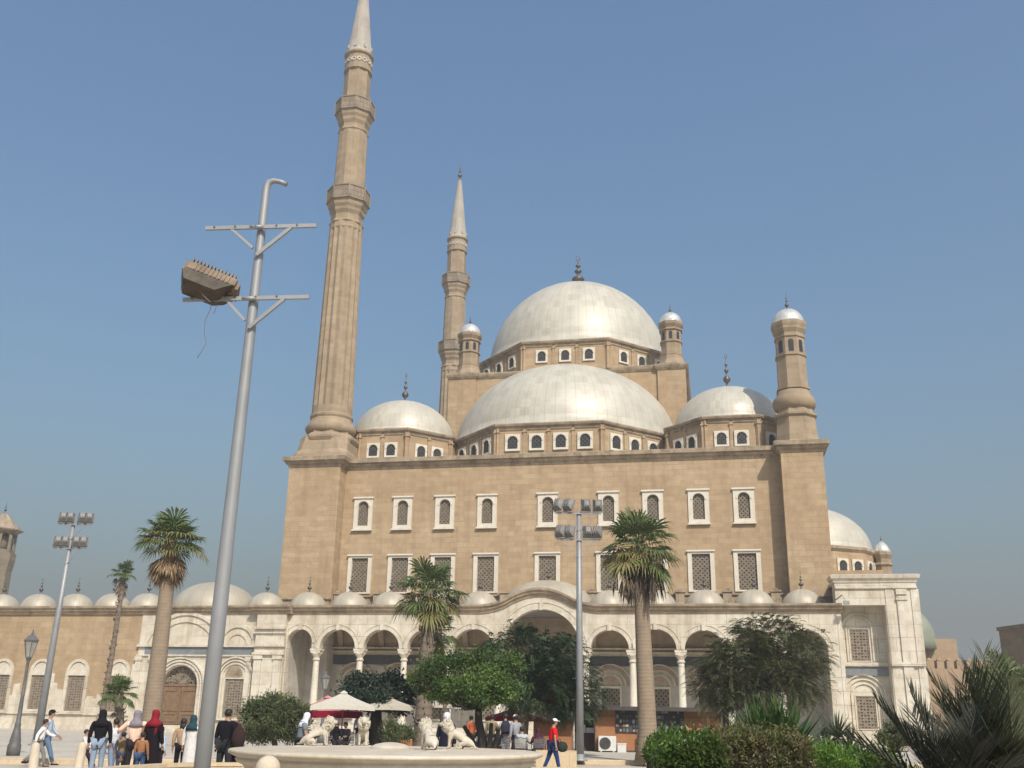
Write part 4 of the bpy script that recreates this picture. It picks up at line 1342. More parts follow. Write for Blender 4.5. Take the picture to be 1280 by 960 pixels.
def sword_plant(label, base, root_z, n, L, w, mat, seed, spread=75, name='yucca', cat='yucca', stem=.09, heads=((0, 0, 0),)):
    rg = np.random.default_rng(seed)
    base = Vector(base)
    root = empty(name, base, 0, label, cat)
    c0 = Vector((0, 0, root_z - base.z))
    st = MB()
    lf = MB()
    for h in heads:
        c = c0 + Vector(h)
        st.tube([(0, 0, -.05), (h[0] * .5, h[1] * .5, c.z * .5), c], [stem * 1.2, stem, stem * .8], 8)
        for i in range(n // len(heads)):
            az = rg.uniform(0, 2 * PI)
            el = R(90 - spread * 1.25 * rg.random() ** .8)
            d = Vector((math.cos(az) * math.cos(el), math.sin(az) * math.cos(el), math.sin(el)))
            s = Vector((-math.sin(az), math.cos(az), 0))
            l = L * rg.uniform(.75, 1.1)
            dr = rg.uniform(.02, .28) * (1.2 - math.sin(el))
            pts = [c + d * l * t + Vector((0, 0, -1)) * dr * l * t * t for t in (0, .35, .7, 1)]
            ws = [w * .7, w, w * .7, .002]
            vs = []
            for p, ww in zip(pts, ws):
                vs += [tuple(p + s * ww / 2), tuple(p - s * ww / 2)]
            lf.add(vs, [(0, 2, 3, 1), (2, 4, 5, 3), (4, 6, 7, 5)])
    st.build('stem', M['bark'], root)
    lf.build('leaves', M[mat], root, fixn=False)
    return root


sword_plant('big green yucca with long upright sword leaves, behind the olive hedge', ground_x(978, 17), 1.1, 330, 1.0, .075, 'sword', 61, 74, heads=((0, 0, 0), (-.22, .2, -.05), (.22, .1, -.05)))
sword_plant('smaller greyish spiky dracaena right of the big yucca', ground_x(1055, 19), 1.25, 360, .5, .038, 'sword_grey', 62, 100, 'dracaena', 'dracaena', .05, heads=((0, 0, .1), (-.2, .1, -.1), (.22, 0, -.1)))
broad_tree('dark clipped bush behind the dracaena', ground_x(1118, 30, -.15), W3(1118, 935, 30), .06, [CL(1119, 918, 30, 16, 14), CL(1108, 920, 30, 9, 12), CL(1130, 920, 30, 9, 12)], 60, 7000, .07, .06, .03, 'leaf_dark2', 'bark', 66, name='clipped_bush', cat='bush')


def date_frond(mb, base, az, el, L, rg, n=46, leaf=.34, bend=.5, w=.022, vee=.5):
    d = Vector((math.cos(az) * math.cos(el), math.sin(az) * math.cos(el), math.sin(el)))
    pts = []
    p = Vector(base)
    dirv = d.copy()
    steps = 12
    for i in range(steps + 1):
        pts.append(p.copy())
        dirv = (dirv + Vector((0, 0, -bend / steps * (.5 + i / steps)))).normalized()
        p += dirv * L / steps
    mb.tube(pts, [.022 * (1 - .85 * i / steps) + .003 for i in range(steps + 1)], 5, caps=False)
    for i in range(n):
        s = .16 + .84 * (i + .5) / n
        f = s * steps
        k = min(int(f), steps - 1)
        c = pts[k].lerp(pts[k + 1], f - k)
        t = (pts[k + 1] - pts[k]).normalized()
        side = t.cross(Vector((0, 0, 1)))
        side = side.normalized() if side.length > 1e-3 else Vector((1, 0, 0))
        up = side.cross(t)
        ll = leaf * (.55 + .9 * math.sin(PI * min(1, s * .85 + .12))) * rg.uniform(.85, 1.1)
        for sg in (-1, 1):
            a = R(rg.uniform(38, 52)) * (1 - .35 * s)
            ld_ = (t * math.cos(a) + side * sg * math.sin(a) + up * (vee * math.sin(a) * rg.uniform(.5, 1.2))).normalized()
            wv = t.cross(ld_).cross(ld_).normalized() * w * .5
            m = c + ld_ * ll * .4
            e = c + ld_ * ll + Vector((0, 0, -.03 * ll))
            mb.add([tuple(c - wv * .4), tuple(c + wv * .4), tuple(m + wv), tuple(e), tuple(m - wv)], [(0, 1, 2, 3, 4)])


def date_palm(label, base, crown_z, fr, seed, mat='date', leaf=.34, w=.022, n=46):
    rg = np.random.default_rng(seed)
    base = Vector(base)
    root = empty('date_palm', base, 0, label, 'palm tree')
    h = crown_z - base.z
    MB().tube([(0, 0, -.1), (0, 0, h * .6), (0, 0, h)], [.2, .22, .16], 12).build('trunk', M['palm_trunk_rough'], root)
    f = MB()
    for az, el, L, bend in fr:
        date_frond(f, (0, 0, h + rg.uniform(-.05, .05)), R(az), R(el), L, rg, n, leaf, bend, w)
    f.build('fronds', M[mat], root, fixn=False)
    return root


rg = np.random.default_rng(5)
fr = [(176, 40, 1.12, .3), (165, 62, 1.12, .3), (188, 18, .95, .35), (150, 75, 1.0, .25), (195, -4, .95, .2), (100, 60, 1.0, .3), (20, 70, .9, .3), (60, 50, 1.0, .3)]
fr += [(rg.uniform(30, 330), rg.uniform(5, 65), rg.uniform(.65, .9), .5) for _ in range(16)]
date_palm('low date palm with dark spiky fronds arching over the right hedges', ground_x(1215, 9.6, -.15), .9, fr, 71, 'date', .30, .022, 21)
fr = [(rg.uniform(70, 270), rg.uniform(8, 80), rg.uniform(.8, 1.2), .35) for _ in range(34)] + [(110, 72, 1.3, .1), (150, 60, 1.25, .2), (100, 80, 1.35, .1)]
date_palm('dense dusty date palm filling the bottom right corner', ground_x(1292, 10.6, -.15), .95, fr, 72, 'date_pale', .36, .017, 30)
fan_palm('green fan palm crown showing above the date palms at the far right', ground_x(1262, 26, -.15), at(1258, 866, 26), .2, .15, 1.3, 77, 34, 0, yellow=0, el_lo=-30)
# ================================================================ LAMPS AND POLES
# big foreground lighting mast
M['reflector'] = plain('sooty_reflector', (0.085, 0.068, 0.052, 1), 0.6, 0.2, 0.5, 6)


def mast():
    D_ = 12.0
    b = ground_x(236.5, D_, -.15)
    root = empty('lighting_mast', b, 0, 'tall grey foreground mast with two crossbars and one dangling floodlight', 'light pole')
    H = at(331, 236, D_).z - b.z
    p = MB()
    p.tube([(0, 0, 0), (.015, 0, H * .35), (.04, 0, H - .05), (.046, 0, H + .03), (.07, 0, H + .10), (.13, 0, H + .125), (.22, 0, H + .11), (.31, 0, H + .07)],
           [.094, .088, .052, .05, .048, .037, .034, .033], 24)
    p.build('pole', M['steel'], root)
    MB().lathe([(.24, 0), (.24, .03), (.15, .05), (.15, .1)], 20).build('base_plate', M['steel'], root)
    for py, xl, xr, bl, br in ((288, 260, 397, 288, 366), (377, 232, 388, 283, 357)):
        s = (D_ / F_PX) / math.cos(math.atan((480 - py) / F_PX))
        z = at(320, py, D_).z - b.z
        cx = ray(320, py)
        px0 = [q for q in range(250, 350) if abs(at(q, py, D_).x - b.x) < .006]
        c = px0[0] if px0 else 316
        X = lambda q: (at(q, py, D_).x - b.x)
        c1 = MB().bar((X(xl), -.10, z - .035), (X(xr), -.10, z + .035), .035, .05)
        c1.bar((X(bl), -.10, z), (-.03, -.09, z - .30), .03, .035)
        c1.bar((X(br), -.10, z), (.03, -.09, z - .40), .035, .045)
        c1.tube([(-.09, -.1, z), (.09, -.1, z)], [.03, .03], 8)
        c1.build('crossbar', M['steel'], root)
        m = MB()
        for q in range(5):
            m.tube([(X(xl) + .12 + q * .27, -.13, z - .02 + q * .013), (X(xl) + .12 + q * .27, -.118, z - .02 + q * .013)], [.012, .012], 6)
        m.build('bolt', M['steel_dark'], root)
    # old floodlight
    f0 = at(262, 354, D_ - .15) - b
    fl = empty('floodlight', b + f0, 0, 'old dusty floodlight hanging tilted from the lower crossbar with loose wires', 'floodlight')
    T = Matrix.Rotation(R(14), 4, 'Y') @ Matrix.Rotation(R(-22), 4, 'X') @ Matrix.Rotation(R(12), 4, 'Z')
    hb = MB()
    hb.box(-.31, .33, -.17, .17, -.02, .09, mat=T)
    for q in range(13):
        x = -.29 + q * .047
        hb.box(x, x + .014, -.17, .17, .09, .16, mat=T)
    hb.box(-.36, -.28, -.13, .13, -.04, .1, mat=T).box(.29, .38, -.12, .12, -.03, .07, mat=T)
    hb.build('housing', M['rusty'], fl)
    sh = MB()
    sh.rings([[tuple(T @ Vector(v)) for v in q] for q in (
        [(-.31, -.17, -.02), (.31, -.17, -.02), (.31, .17, -.02), (-.31, .17, -.02)],
        [(-.33, -.19, -.10), (.25, -.19, -.10), (.25, .19, -.10), (-.33, .19, -.10)],
        [(-.27, -.16, -.20), (.14, -.16, -.20), (.14, .16, -.20), (-.27, .16, -.20)])])
    sh.build('reflector', M['reflector'], fl)
    cb = MB()
    for q in range(9):
        x = -.22 + q * .055
        cb.box(x, x + .02, -.185, -.17, -.03, .085, mat=T)
    cb.build('cooling_fins', M['rusty'], fl)
    br_ = MB().tube([T @ Vector((-.30, 0, 0)), T @ Vector((-.2, -.12, -.16)), (.02, .02, -.24), (.14, .05, -.22)], [.014] * 4, 6)
    br_.tube([T @ Vector((.33, 0, 0)), (.22, 0, -.14), (.14, .05, -.22)], [.012] * 3, 6).build('bracket', M['steel'], fl)
    wr = MB()
    wr.tube([(.06, 0, -.24), (.05, .0, -.36), (.0, 0, -.52), (.01, 0, -.70), (.05, 0, -.82), (.0, 0, -.94), (-.04, 0, -1.02)], [.004] * 7, 4)
    wr.tube([(.11, 0, -.22), (.12, 0, -.33), (.10, 0, -.42)], [.004] * 3, 4)
    wr.build('loose_wire', M['rusty'], fl)


mast()


def flood_unit(mb_h, mb_l, c, yaw, tilt, s=1.0):
    T = Matrix.Translation(c) @ Matrix.Rotation(yaw, 4, 'Z') @ Matrix.Rotation(tilt, 4, 'X')
    mb_h.rings([[tuple(T @ Vector((x * s, y * s, z * s))) for x, z in ((-a, -b), (a, -b), (a, b), (-a, b))] for y, a, b in ((-.13, .2, .26), (-.02, .2, .26), (.14, .12, .16), (.2, .08, .1))])
    for q in (-.1, 0, .1):
        mb_h.box(q * s - .008, q * s + .008, .0, .2 * s, -.2 * s, .2 * s, mat=T)
    mb_l.box(-.18 * s, .18 * s, -.137 * s, -.128 * s, -.24 * s, .24 * s, mat=T)


def flood_pole(label, base, H, rows, r0, r1, lean=(0, 0), yaw=0, group='floodlight poles'):
    root = empty('floodlight_pole', base, yaw, label, 'light pole', group)
    p = MB().tube([(0, 0, 0), (lean[0] * .5, lean[1] * .5, H * .5), (lean[0], lean[1], H)], [r0, (r0 + r1) / 2, r1], 14)
    p.build('pole', M['steel'], root)
    MB().lathe([(r0 * 1.9, 0), (r0 * 1.9, .04), (r0 * 1.1, .08), (r0 * 1.1, .25)], 14).build('base_plate', M['steel'], root)
    for z, xs, tilts in rows:
        k = z / H
        c = Vector((lean[0] * k, lean[1] * k, z))
        a = MB().bar(c + Vector((xs[0] - .15, -.12, 0)), c + Vector((xs[-1] + .15, -.12, 0)), .05, .06)
        a.bar(c + Vector((xs[0] + .1, -.12, 0)), c + Vector((-.02, -.1, -.75)), .025).bar(c + Vector((xs[-1] - .1, -.12, 0)), c + Vector((.02, -.1, -.75)), .025)
        a.build('crossbar', M['steel'], root)
        for x, t in zip(xs, tilts):
            h, l = MB(), MB()
            flood_unit(h, l, (0, 0, 0), R(t[0]), R(t[1]), 1.0)
            h.bar((-.22, 0, -.33), (.22, 0, -.33), .03).bar((-.22, 0, -.33), (-.22, 0, 0), .03).bar((.22, 0, -.33), (.22, 0, 0), .03)
            o = h.build('floodlight', M['flood_grey'], root, c + Vector((x, -.15, .38)))
            l.build('glass', M['lens'], o)


zt = at(722, 672, 43).z
z1, z2 = at(721, 641, 43).z, at(721, 672, 43).z
flood_pole('grey floodlight pole with eight lamps between the dark tree and tall palm', ground_x(725, 43), z1 + .05,
           [(z2 - .12, (-.82, -.42, .36, .76), ((150, 20), (150, 20), (185, 15), (160, 20))), (z1 - .05, (-.9, -.45, .3, .8), ((140, 25), (140, 25), (185, 10), (180, 10)))], .165, .10)
b_ = ground_x(45, 50)
zt = at(92, 655, 50)
flood_pole('leaning grey floodlight pole at the far left, behind the walking boy', b_, zt.z, [(zt.z - 1.25, (-.55, -.2, .35, .7), ((200, 25),) * 4), (zt.z - .05, (-.5, -.15, .45, .8), ((200, 25),) * 4)], .19, .09, (zt.x - b_.x, 0))


def street_lamp(label, base, H, s=1.0, group='cast iron street lamps'):
    root = empty('street_lamp', base, 0, label, 'street lamp', group)
    p = MB().lathe([(.20 * s, 0), (.20 * s, .35), (.16 * s, .45), (.17 * s, .5), (.12 * s, .8), (.09 * s, 1.0), (.10 * s, 1.05), (.075 * s, 1.15), (.055 * s, H * .5), (.065 * s, H * .5 + .05), (.05 * s, H * .5 + .1), (.045 * s, H * .8), (.08 * s, H * .82), (.05 * s, H * .84)], 16)
    p.build('post', M['lamp_iron'], root)
    g = MB().lathe([(.10 * s, 0), (.21 * s, .5 * s)], 6, smooth=False).build('lantern_glass', M['lamp_glass'], root, (0, 0, H * .84))
    f = MB()
    for k in range(6):
        a = k * PI / 3
        f.bar((.10 * s * math.cos(a), .10 * s * math.sin(a), 0), (.215 * s * math.cos(a), .215 * s * math.sin(a), .5 * s), .02)
    f.lathe([(.11 * s, -.05), (.11 * s, .01)], 6, smooth=False)
    f.lathe([(.25 * s, .5 * s), (.25 * s, .53 * s), (.12 * s, .66 * s), (.05 * s, .7 * s), (.05 * s, .74 * s), (.015, .86 * s)], 6, smooth=False)
    f.build('lantern_frame', M['lamp_iron'], root, (0, 0, H * .84))


z_ = at(38, 797, 38.5).z
street_lamp('cast iron street lamp with hexagonal lantern at the far left, on the kerb', ground_x(16, 38.5), z_ * .99, 1.15)
street_lamp('cast iron street lamp rising behind the red umbrella', ground_x(401, 62), at(398, 848, 62).z, 1.2)

# ================================================================ FOUNTAIN, WALLS, LIONS
fc = ground_x(482, 24.3, -.15)
FB = empty('fountain_basin', fc, 0, 'big round sand coloured stone fountain basin with moulded rim', 'fountain')
Rb = 3.52
MB().lathe([(Rb - .35, 0), (Rb - .3, .12), (Rb - .42, .2), (Rb - .42, .55), (Rb - .34, .68), (Rb - .2, .74), (Rb - .16, .80), (Rb - .2, .84), (Rb - .06, .90), (Rb, .93), (Rb, .985), (Rb - .03, 1.0), (Rb - .6, 1.0)], 96).build('basin_wall', M['basin_stone'], FB)
MB().lathe([(Rb - .62, .6), (Rb - .62, .985)], 72).build('basin_floor', M['paving'], FB)
mo = MB().lathe([(.5, 0), (.48, .04), (.36, .1), (.16, .14), (.02, .15)], 24).build('stone_mound', M['lion_stone'], None, ground_x(488, 25.6, .84))
tag(mo, 'low white stone mound in the middle of the fountain', 'fountain part')


def lowwall(name, label, pts, th, h, mat, cat='low wall'):
    path = [(p.x, p.y) for p in pts]
    o = MB().sweep([(-th / 2 + .03, 0), (th / 2 - .03, 0), (th / 2 - .03, h - .09), (th / 2, h - .08), (th / 2, h), (-th / 2, h), (-th / 2, h - .08), (-th / 2 + .03, h - .09)], path)
    c = Vector((path[0][0], path[0][1], -.15))
    o.v = [(x - c.x, y - c.y, z) for x, y, z in o.v]
    return tag(o.build(name, M[mat], None, c), label, cat)


lowwall('low_wall', 'low curved cream stone wall in front of the families', [ground_x(p, d) for p, d in ((60, 21.5), (85, 22.6), (110, 23.9), (150, 25.6), (200, 27), (250, 28), (300, 28.4))], .4, .5, 'sand_stone')
lowwall('low_wall', 'low grey topped wall in front of the man in red', [ground_x(p, d) for p, d in ((662, 28), (760, 28.4), (860, 28.8), (960, 29.5))], .45, .53, 'sand_stone')
bw = MB().box(-.75, .75, -.25, .25, 0, .62)
tag(bw.build('stone_block', M['sand_stone'], None, ground_x(695, 39.6, -.15)), 'plain cream stone block behind the man in red', 'stone block')
bl = MB().lathe([(.17, 0), (.17, .6), (.12, .66)], 16)
blo = bl.build('ball_bollard', M['basin_stone'], None, ground_x(329, 18.6, -.15))
tag(blo, 'stone ball on a post in front of the fountain', 'bollard')
MB().sphere((0, 0, .84), .215, 20, 14).build('stone_ball', M['basin_stone'], blo)
MB().lathe([(.12, 0), (.2, .3), (.26, .52), (.26, .6), (.2, .62)], 20).build('spout_bowl', M['basin_stone'], None, ground_x(309, 20, -.15))
bpy.data.objects['spout_bowl']['label'] = 'small stone bowl at the left foot of the fountain'
bpy.data.objects['spout_bowl']['category'] = 'stone bowl'
for px_, D_, lab, lx in ((39, 27.5, 'leftmost white stone bollard, beside the running boy', -.03), (95, 28.5, 'white stone bollard left of the woman in black and jeans', .05)):
    o = MB().lathe([(.15, 0), (.15, .12), (.12, .16), (.115, .8), (.09, .9), (.03, .94)], 14).build('bollard', M['basin_stone'], None, ground_x(px_, D_, -.15))
    o.rotation_euler = (0, lx, 0)
    tag(o, lab, 'bollard', 'white stone bollards')


def skin_mesh(nodes, edges, sub=1):
    me = bpy.data.meshes.new('tmp')
    me.from_pydata([n[0] for n in nodes], edges, [])
    ob = bpy.data.objects.new('tmp', me)
    COL.objects.link(ob)
    sk = ob.modifiers.new('s', 'SKIN')
    sk.use_smooth_shade = True
    for i, n in enumerate(nodes):
        sv = me.skin_vertices[0].data[i]
        r = n[1]
        sv.radius = (r, r) if not hasattr(r, '__len__') else r
        sv.use_root = (i == 0)
    if sub:
        ss = ob.modifiers.new('b', 'SUBSURF')
        ss.levels = sub
        ss.render_levels = sub
    dg = bpy.context.evaluated_depsgraph_get()
    m2 = bpy.data.meshes.new_from_object(ob.evaluated_get(dg))
    bpy.data.objects.remove(ob)
    bpy.data.meshes.remove(me)
    vs = [tuple(v.co) for v in m2.vertices]
    fs = [tuple(p.vertices) for p in m2.polygons]
    bpy.data.meshes.remove(m2)
    return vs, fs


def lion_meshes():
    N = [((0, 0, .42), .15), ((.22, 0, .50), .16), ((.38, 0, .60), .15), ((.48, 0, .76), .11), ((.57, 0, .83), .115), ((.69, 0, .79), .08), ((.76, 0, .765), .06),
         ((-.22, 0, .30), .16), ((-.38, 0, .18), .13), ((-.52, .02, .07), .03), ((-.62, .12, .05), .022), ((-.5, .26, .05), .022), ((-.4, .30, .06), .03),
         ((-.18, .16, .18), .11), ((.04, .19, .13), .065), ((-.10, .2, .04), .045), ((.10, .2, .035), .04),
         ((-.18, -.16, .18), .11), ((.04, -.19, .13), .065), ((-.10, -.2, .04), .045), ((.10, -.2, .035), .04),
         ((.34, .12, .40), .075), ((.36, .12, .2), .052), ((.37, .12, .05), .045), ((.46, .12, .03), .035),
         ((.34, -.12, .40), .075), ((.36, -.12, .2), .052), ((.37, -.12, .05), .045), ((.46, -.12, .03), .035),
         ((.50, .075, .915), .02), ((.50, -.075, .915), .02)]
    E_ = [(0, 1), (1, 2), (2, 3), (3, 4), (4, 5), (5, 6), (0, 7), (7, 8), (8, 9), (9, 10), (10, 11), (11, 12), (7, 13), (13, 14), (14, 15), (15, 16), (7, 17), (17, 18), (18, 19), (19, 20),
          (1, 21), (21, 22), (22, 23), (23, 24), (1, 25), (25, 26), (26, 27), (27, 28), (4, 29), (4, 30)]
    body = skin_mesh(N, E_, 1)
    mane = MB()
    rg = np.random.default_rng(4)
    for t_, r_ in ((0, .155), (.35, .20), (.7, .20), (1.0, .15)):
        c = Vector((.52, 0, .84)).lerp(Vector((.32, 0, .58)), t_)
        mane.sphere(tuple(c), r_, 16, 12, (.8, 1, 1))
    for i in range(190):
        a = rg.uniform(0, 2 * PI)
        t = rg.random()
        c = Vector((.54, 0, .84)).lerp(Vector((.30, 0, .56)), t)
        ax = Vector((.75, 0, .45)).normalized()
        s1 = Vector((0, 1, 0)); s2 = ax.cross(s1)
        o = s1 * math.cos(a) + s2 * math.sin(a)
        p = c + o * (.135 + .06 * math.sin(PI * min(1, t + .25)))
        q = p + o * .012 + Vector((-.05, 0, -.075)) * rg.uniform(.6, 1.2)
        mane.tube([p - o * .06, p + o * .02, q], [.04, .038, .014], 6)
    face = MB()
    for s in (-1, 1):
        face.sphere((.675, s * .05, .85), .014, 8, 6)
    face.sphere((.815, 0, .795), .024, 8, 6, (.7, 1.2, .8))
    face.box(.72, .825, -.04, .04, .735, .747)
    return body, mane, face


LB, LMN, LF = lion_meshes()
lions = ((393, 26.3, 8, 'white stone lion statue sitting in profile, leftmost, facing right', .84),
         (452, 27.2, -78, 'stone lion statue facing the camera under the umbrellas', .84),
         (537, 24.8, 115, 'stone lion statue seen from behind, curly mane, right of the mound', .84),
         (575, 25.6, 172, 'stone lion statue in profile facing left, rightmost', .84))
for i, (px_, D_, yaw, lab, z_) in enumerate(lions):
    r_ = empty('lion_statue', ground_x(px_, D_, z_), R(yaw), lab, 'statue', 'stone lions on the fountain')
    r_.scale = (.7, .7, .7)
    b_ = MB(); b_.add(LB[0], LB[1], True)
    if i == 0:
        bo, mn, fa, pn = b_.build('body', M['lion_stone'], r_), LMN.build('mane', M['lion_stone'], r_), LF.build('face_detail', M['rusty'], r_), MB().box(-.62, .56, -.34, .34, -.05, .03).build('plinth', M['lion_stone'], r_)
        for o in (bo, mn, fa): o.location = (0, 0, .03)
    else:
        for s_ in (bo, mn, fa, pn):
            c_ = s_.copy(); COL.objects.link(c_); c_.parent = r_
# ================================================================ PEOPLE
def cloth(name, col, rough=.85, var=.18, scale=14):
    return plain(name, col, rough, 0, var, scale, .15, .2)


MC = {}


def cm(c):
    if c not in MC:
        MC[c] = cloth('cloth_%02x%02x%02x' % c, lin(*c))
    return MC[c]


SKIN = {'tan': plain('skin', (0.36, 0.20, 0.125, 1), .55, 0, .12, 9), 'brown': plain('skin_brown', (0.25, 0.135, 0.08, 1), .55, 0, .12, 9)}
M['hair'] = plain('dark_hair', (0.018, 0.013, 0.011, 1), .6, 0, .4, 30)
M['eye'] = plain('dark_eye', (0.02, 0.015, 0.012, 1), .3, 0, .1, 5)


def person(label, px, D, z, yaw, H=1.7, legs=((4, 3), (-4, 3)), arms=((5, 10, 8), (-5, 10, 8)), lean=0, head_yaw=0, sit=False,
           top=None, sleeves='long', hem=.47, bottom=None, dress=None, hijab=None, hair=True, cap=None, shoes=(30, 28, 28), skin='tan', girth=1.0, coat=None, scarf=None, group=None, head_dn=0, longhair=False, brim=True):
    """legs: (swing, knee bend) for right, left; arms: (swing, abduction, elbow bend); forward is local +y"""
    g = girth
    root = empty('person', ground_x(px, D, z), R(yaw), label, 'person', group)
    s = lambda a: math.sin(R(a))
    c = lambda a: math.cos(R(a))
    J = {}
    J['pel'] = Vector((0, 0, .53 * H))
    up = lambda y, zz, x=0: Vector((x, y * H * c(lean) + (zz - .53) * H * s(lean), .53 * H + (zz - .53) * H * c(lean) - y * H * s(lean)))
    J['waist'] = up(.003, .60); J['chest'] = up(0, .715); J['nb'] = up(-.008, .81); J['neck'] = up(.0, .855)
    hd = R(head_dn)
    hc = up(.012, .925)
    J['jaw'] = up(.03, .888); J['skull'] = hc; J['crown'] = up(.004, .962)
    J['nose'] = up(.072, .915)
    for i, sg in enumerate((1, -1)):
        sh = up(-.004, .80, sg * .105 * H * g)
        sw, ab, el = arms[i]
        d = Vector((sg * s(ab), s(sw + lean * .3) * c(ab), -c(sw) * c(ab)))
        eb = sh + d * .172 * H
        d2 = Vector((sg * s(ab * .3), s(sw + el), -c(sw + el)))
        wr = eb + d2 * .145 * H
        J['sh%d' % i], J['el%d' % i], J['wr%d' % i], J['hn%d' % i] = sh, eb, wr, wr + d2 * .045 * H
        J['hd%d' % i] = d2
        hp = Vector((sg * .052 * H * g, 0, .505 * H))
        a, kb = legs[i]
        kn = hp + Vector((sg * (.04 if sit else .004) * H, s(a), -c(a))) * .24 * H
        an = kn + Vector((0, s(a - kb), -c(a - kb))) * .235 * H
        ft = R(a - kb) * .5
        J['hp%d' % i], J['kn%d' % i], J['an%d' % i] = hp, kn, an
        J['to%d' % i] = an + Vector((0, math.cos(ft), math.sin(ft) - .30)) * .085 * H
    low = min(J['an0'].z, J['an1'].z) - .035 * H
    for k in J:
        if not k.startswith('hd'):
            J[k] = J[k] - Vector((0, 0, low))
    rr = {'pel': .072 * g, 'waist': .062 * g, 'chest': .074 * g, 'nb': .045, 'neck': .031, 'jaw': .036, 'skull': .050, 'crown': .036, 'nose': .010}
    for i in (0, 1):
        rr.update({'sh%d' % i: .037, 'el%d' % i: .025, 'wr%d' % i: .017, 'hn%d' % i: .022, 'hp%d' % i: .054 * g, 'kn%d' % i: .033, 'an%d' % i: .021, 'to%d' % i: .019})
    keys = list(rr)
    ed = [('pel', 'waist'), ('waist', 'chest'), ('chest', 'nb'), ('nb', 'neck'), ('neck', 'jaw'), ('jaw', 'skull'), ('skull', 'crown'), ('jaw', 'nose')]
    for i in '01':
        ed += [('chest', 'sh' + i), ('sh' + i, 'el' + i), ('el' + i, 'wr' + i), ('wr' + i, 'hn' + i), ('pel', 'hp' + i), ('hp' + i, 'kn' + i), ('kn' + i, 'an' + i), ('an' + i, 'to' + i)]
    vs, fs = skin_mesh([(tuple(J[k]), rr[k] * H) for k in keys], [(keys.index(a), keys.index(b)) for a, b in ed], 1)
    body = MB(); body.add(vs, fs, True)
    for i, sg in enumerate((1, -1)):
        h, d = J['hn%d' % i], J['hd%d' % i]
        side = Vector((0, 1, 0)) if abs(d.y) < .7 else Vector((0, 0, 1))
        side = (side - d * side.dot(d)).normalized()
        nrm = d.cross(side)
        for q, (o, l) in enumerate(((-.45, .9), (-.15, 1.05), (.15, 1.0), (.42, .8))):
            b0 = h + side * o * .034 * H + d * .008 * H
            b1 = b0 + d * .022 * H * l + nrm * .003 * H * -sg
            b2 = b1 + d * .018 * H * l + nrm * .008 * H * -sg
            body.tube([b0, b1, b2], [.0055 * H, .005 * H, .0035 * H], 5)
        body.tube([h + side * .012 * H - d * .01 * H, h + side * .026 * H + d * .01 * H, h + side * .028 * H + d * .024 * H], [.007 * H, .006 * H, .004 * H], 5)
    sk = J['skull']
    for sg in (1, -1):
        body.sphere(tuple(sk + Vector((sg * .049 * H, 0, -.006 * H))), .014 * H, 6, 5, (.4, .8, 1.2))
    body.build('body', SKIN[skin], root, fixn=False)
    eyes = MB()
    for sg in (1, -1):
        eyes.sphere(tuple(sk + Vector((sg * .02 * H, .046 * H, .004 * H))), .0065 * H, 6, 4)
    eyes.tube([sk + Vector((-.016 * H, .046 * H, -.033 * H)), sk + Vector((.016 * H, .046 * H, -.033 * H))], [.003 * H] * 2, 4)
    eyes.build('eyes_and_mouth', M['eye'], root, fixn=False)

    def garment(name, keyr, edges, col, extra=None):
        ks = list(keyr)
        pts = []
        for k in ks:
            p = J[k] if k in J else (extra or {})[k]
            pts.append((tuple(p), keyr[k] * H))
        v_, f_ = skin_mesh(pts, [(ks.index(a), ks.index(b)) for a, b in edges], 1)
        m_ = MB(); m_.add(v_, f_, True)
        return m_.build(name, cm(col), root, fixn=False)

    def loft(name, rings, col, n=20, wob=.0, seed=1, mat=None, nf=6):
        rs = []
        for cc, rx, ry in rings:
            rs.append([(cc[0] + rx * H * (1 + wob * math.sin(nf * t_ + seed + cc[2] * 2)) * math.cos(t_), cc[1] + ry * H * (1 + wob * math.sin(nf * t_ + seed)) * math.sin(t_), cc[2]) for t_ in [2 * PI * k / n for k in range(n)]])
        return MB().rings(rs, True, True, True).build(name, mat or cm(col), root)

    if bottom:
        kr = {'pel': .082 * g}
        e_ = []
        for i in '01':
            kr.update({'hp' + i: .062 * g, 'kn' + i: .046, 'an' + i: .037})
            e_ += [('pel', 'hp' + i), ('hp' + i, 'kn' + i), ('kn' + i, 'an' + i)]
        garment('trousers', kr, e_, bottom)
    ex = {}
    if top:
        ex['hem'] = J['pel'] + Vector((0, 0, (hem - .53) * H))
        ex['col'] = J['nb'].lerp(J['neck'], .45)
        kr = {'hem': .088 * g, 'waist': .078 * g, 'chest': .086 * g, 'nb': .060, 'col': .042}
        e_ = [('hem', 'waist'), ('waist', 'chest'), ('chest', 'nb'), ('nb', 'col')]
        for i in '01':
            kr['sh' + i] = .047
            e_ += [('chest', 'sh' + i)]
            if sleeves == 'long':
                kr['el' + i] = .036; kr['wr' + i] = .026
                e_ += [('sh' + i, 'el' + i), ('el' + i, 'wr' + i)]
            else:
                ex['se' + i] = J['sh' + i].lerp(J['el' + i], .75)
                kr['se' + i] = .040
                e_ += [('sh' + i, 'se' + i)]
        garment('shirt', kr, e_, top, ex)
    if dress:
        z0 = J['pel'].z
        pel = J['pel']
        rings = []
        prof = ((.81, .05, .045), (.785, .115 * g, .062), (.72, .108 * g, .078 * g), (.62, .088 * g, .074 * g), (.53, .104 * g, .09 * g), (.4, .112 * g, .098 * g), (.25, .122 * g, .108 * g), (.06, .14 * g, .12 * g))
        if sit:
            prof = prof[:5]
        for zz, rx, ry in prof:
            cc = up(0, zz) - Vector((0, 0, low)) if zz > .53 else Vector((0, 0, zz * H - low * (0 if not sit else 1)))
            if zz <= .53 and not sit:
                cc.z = max(cc.z, .03 * H)
            rings.append((cc, rx, ry))
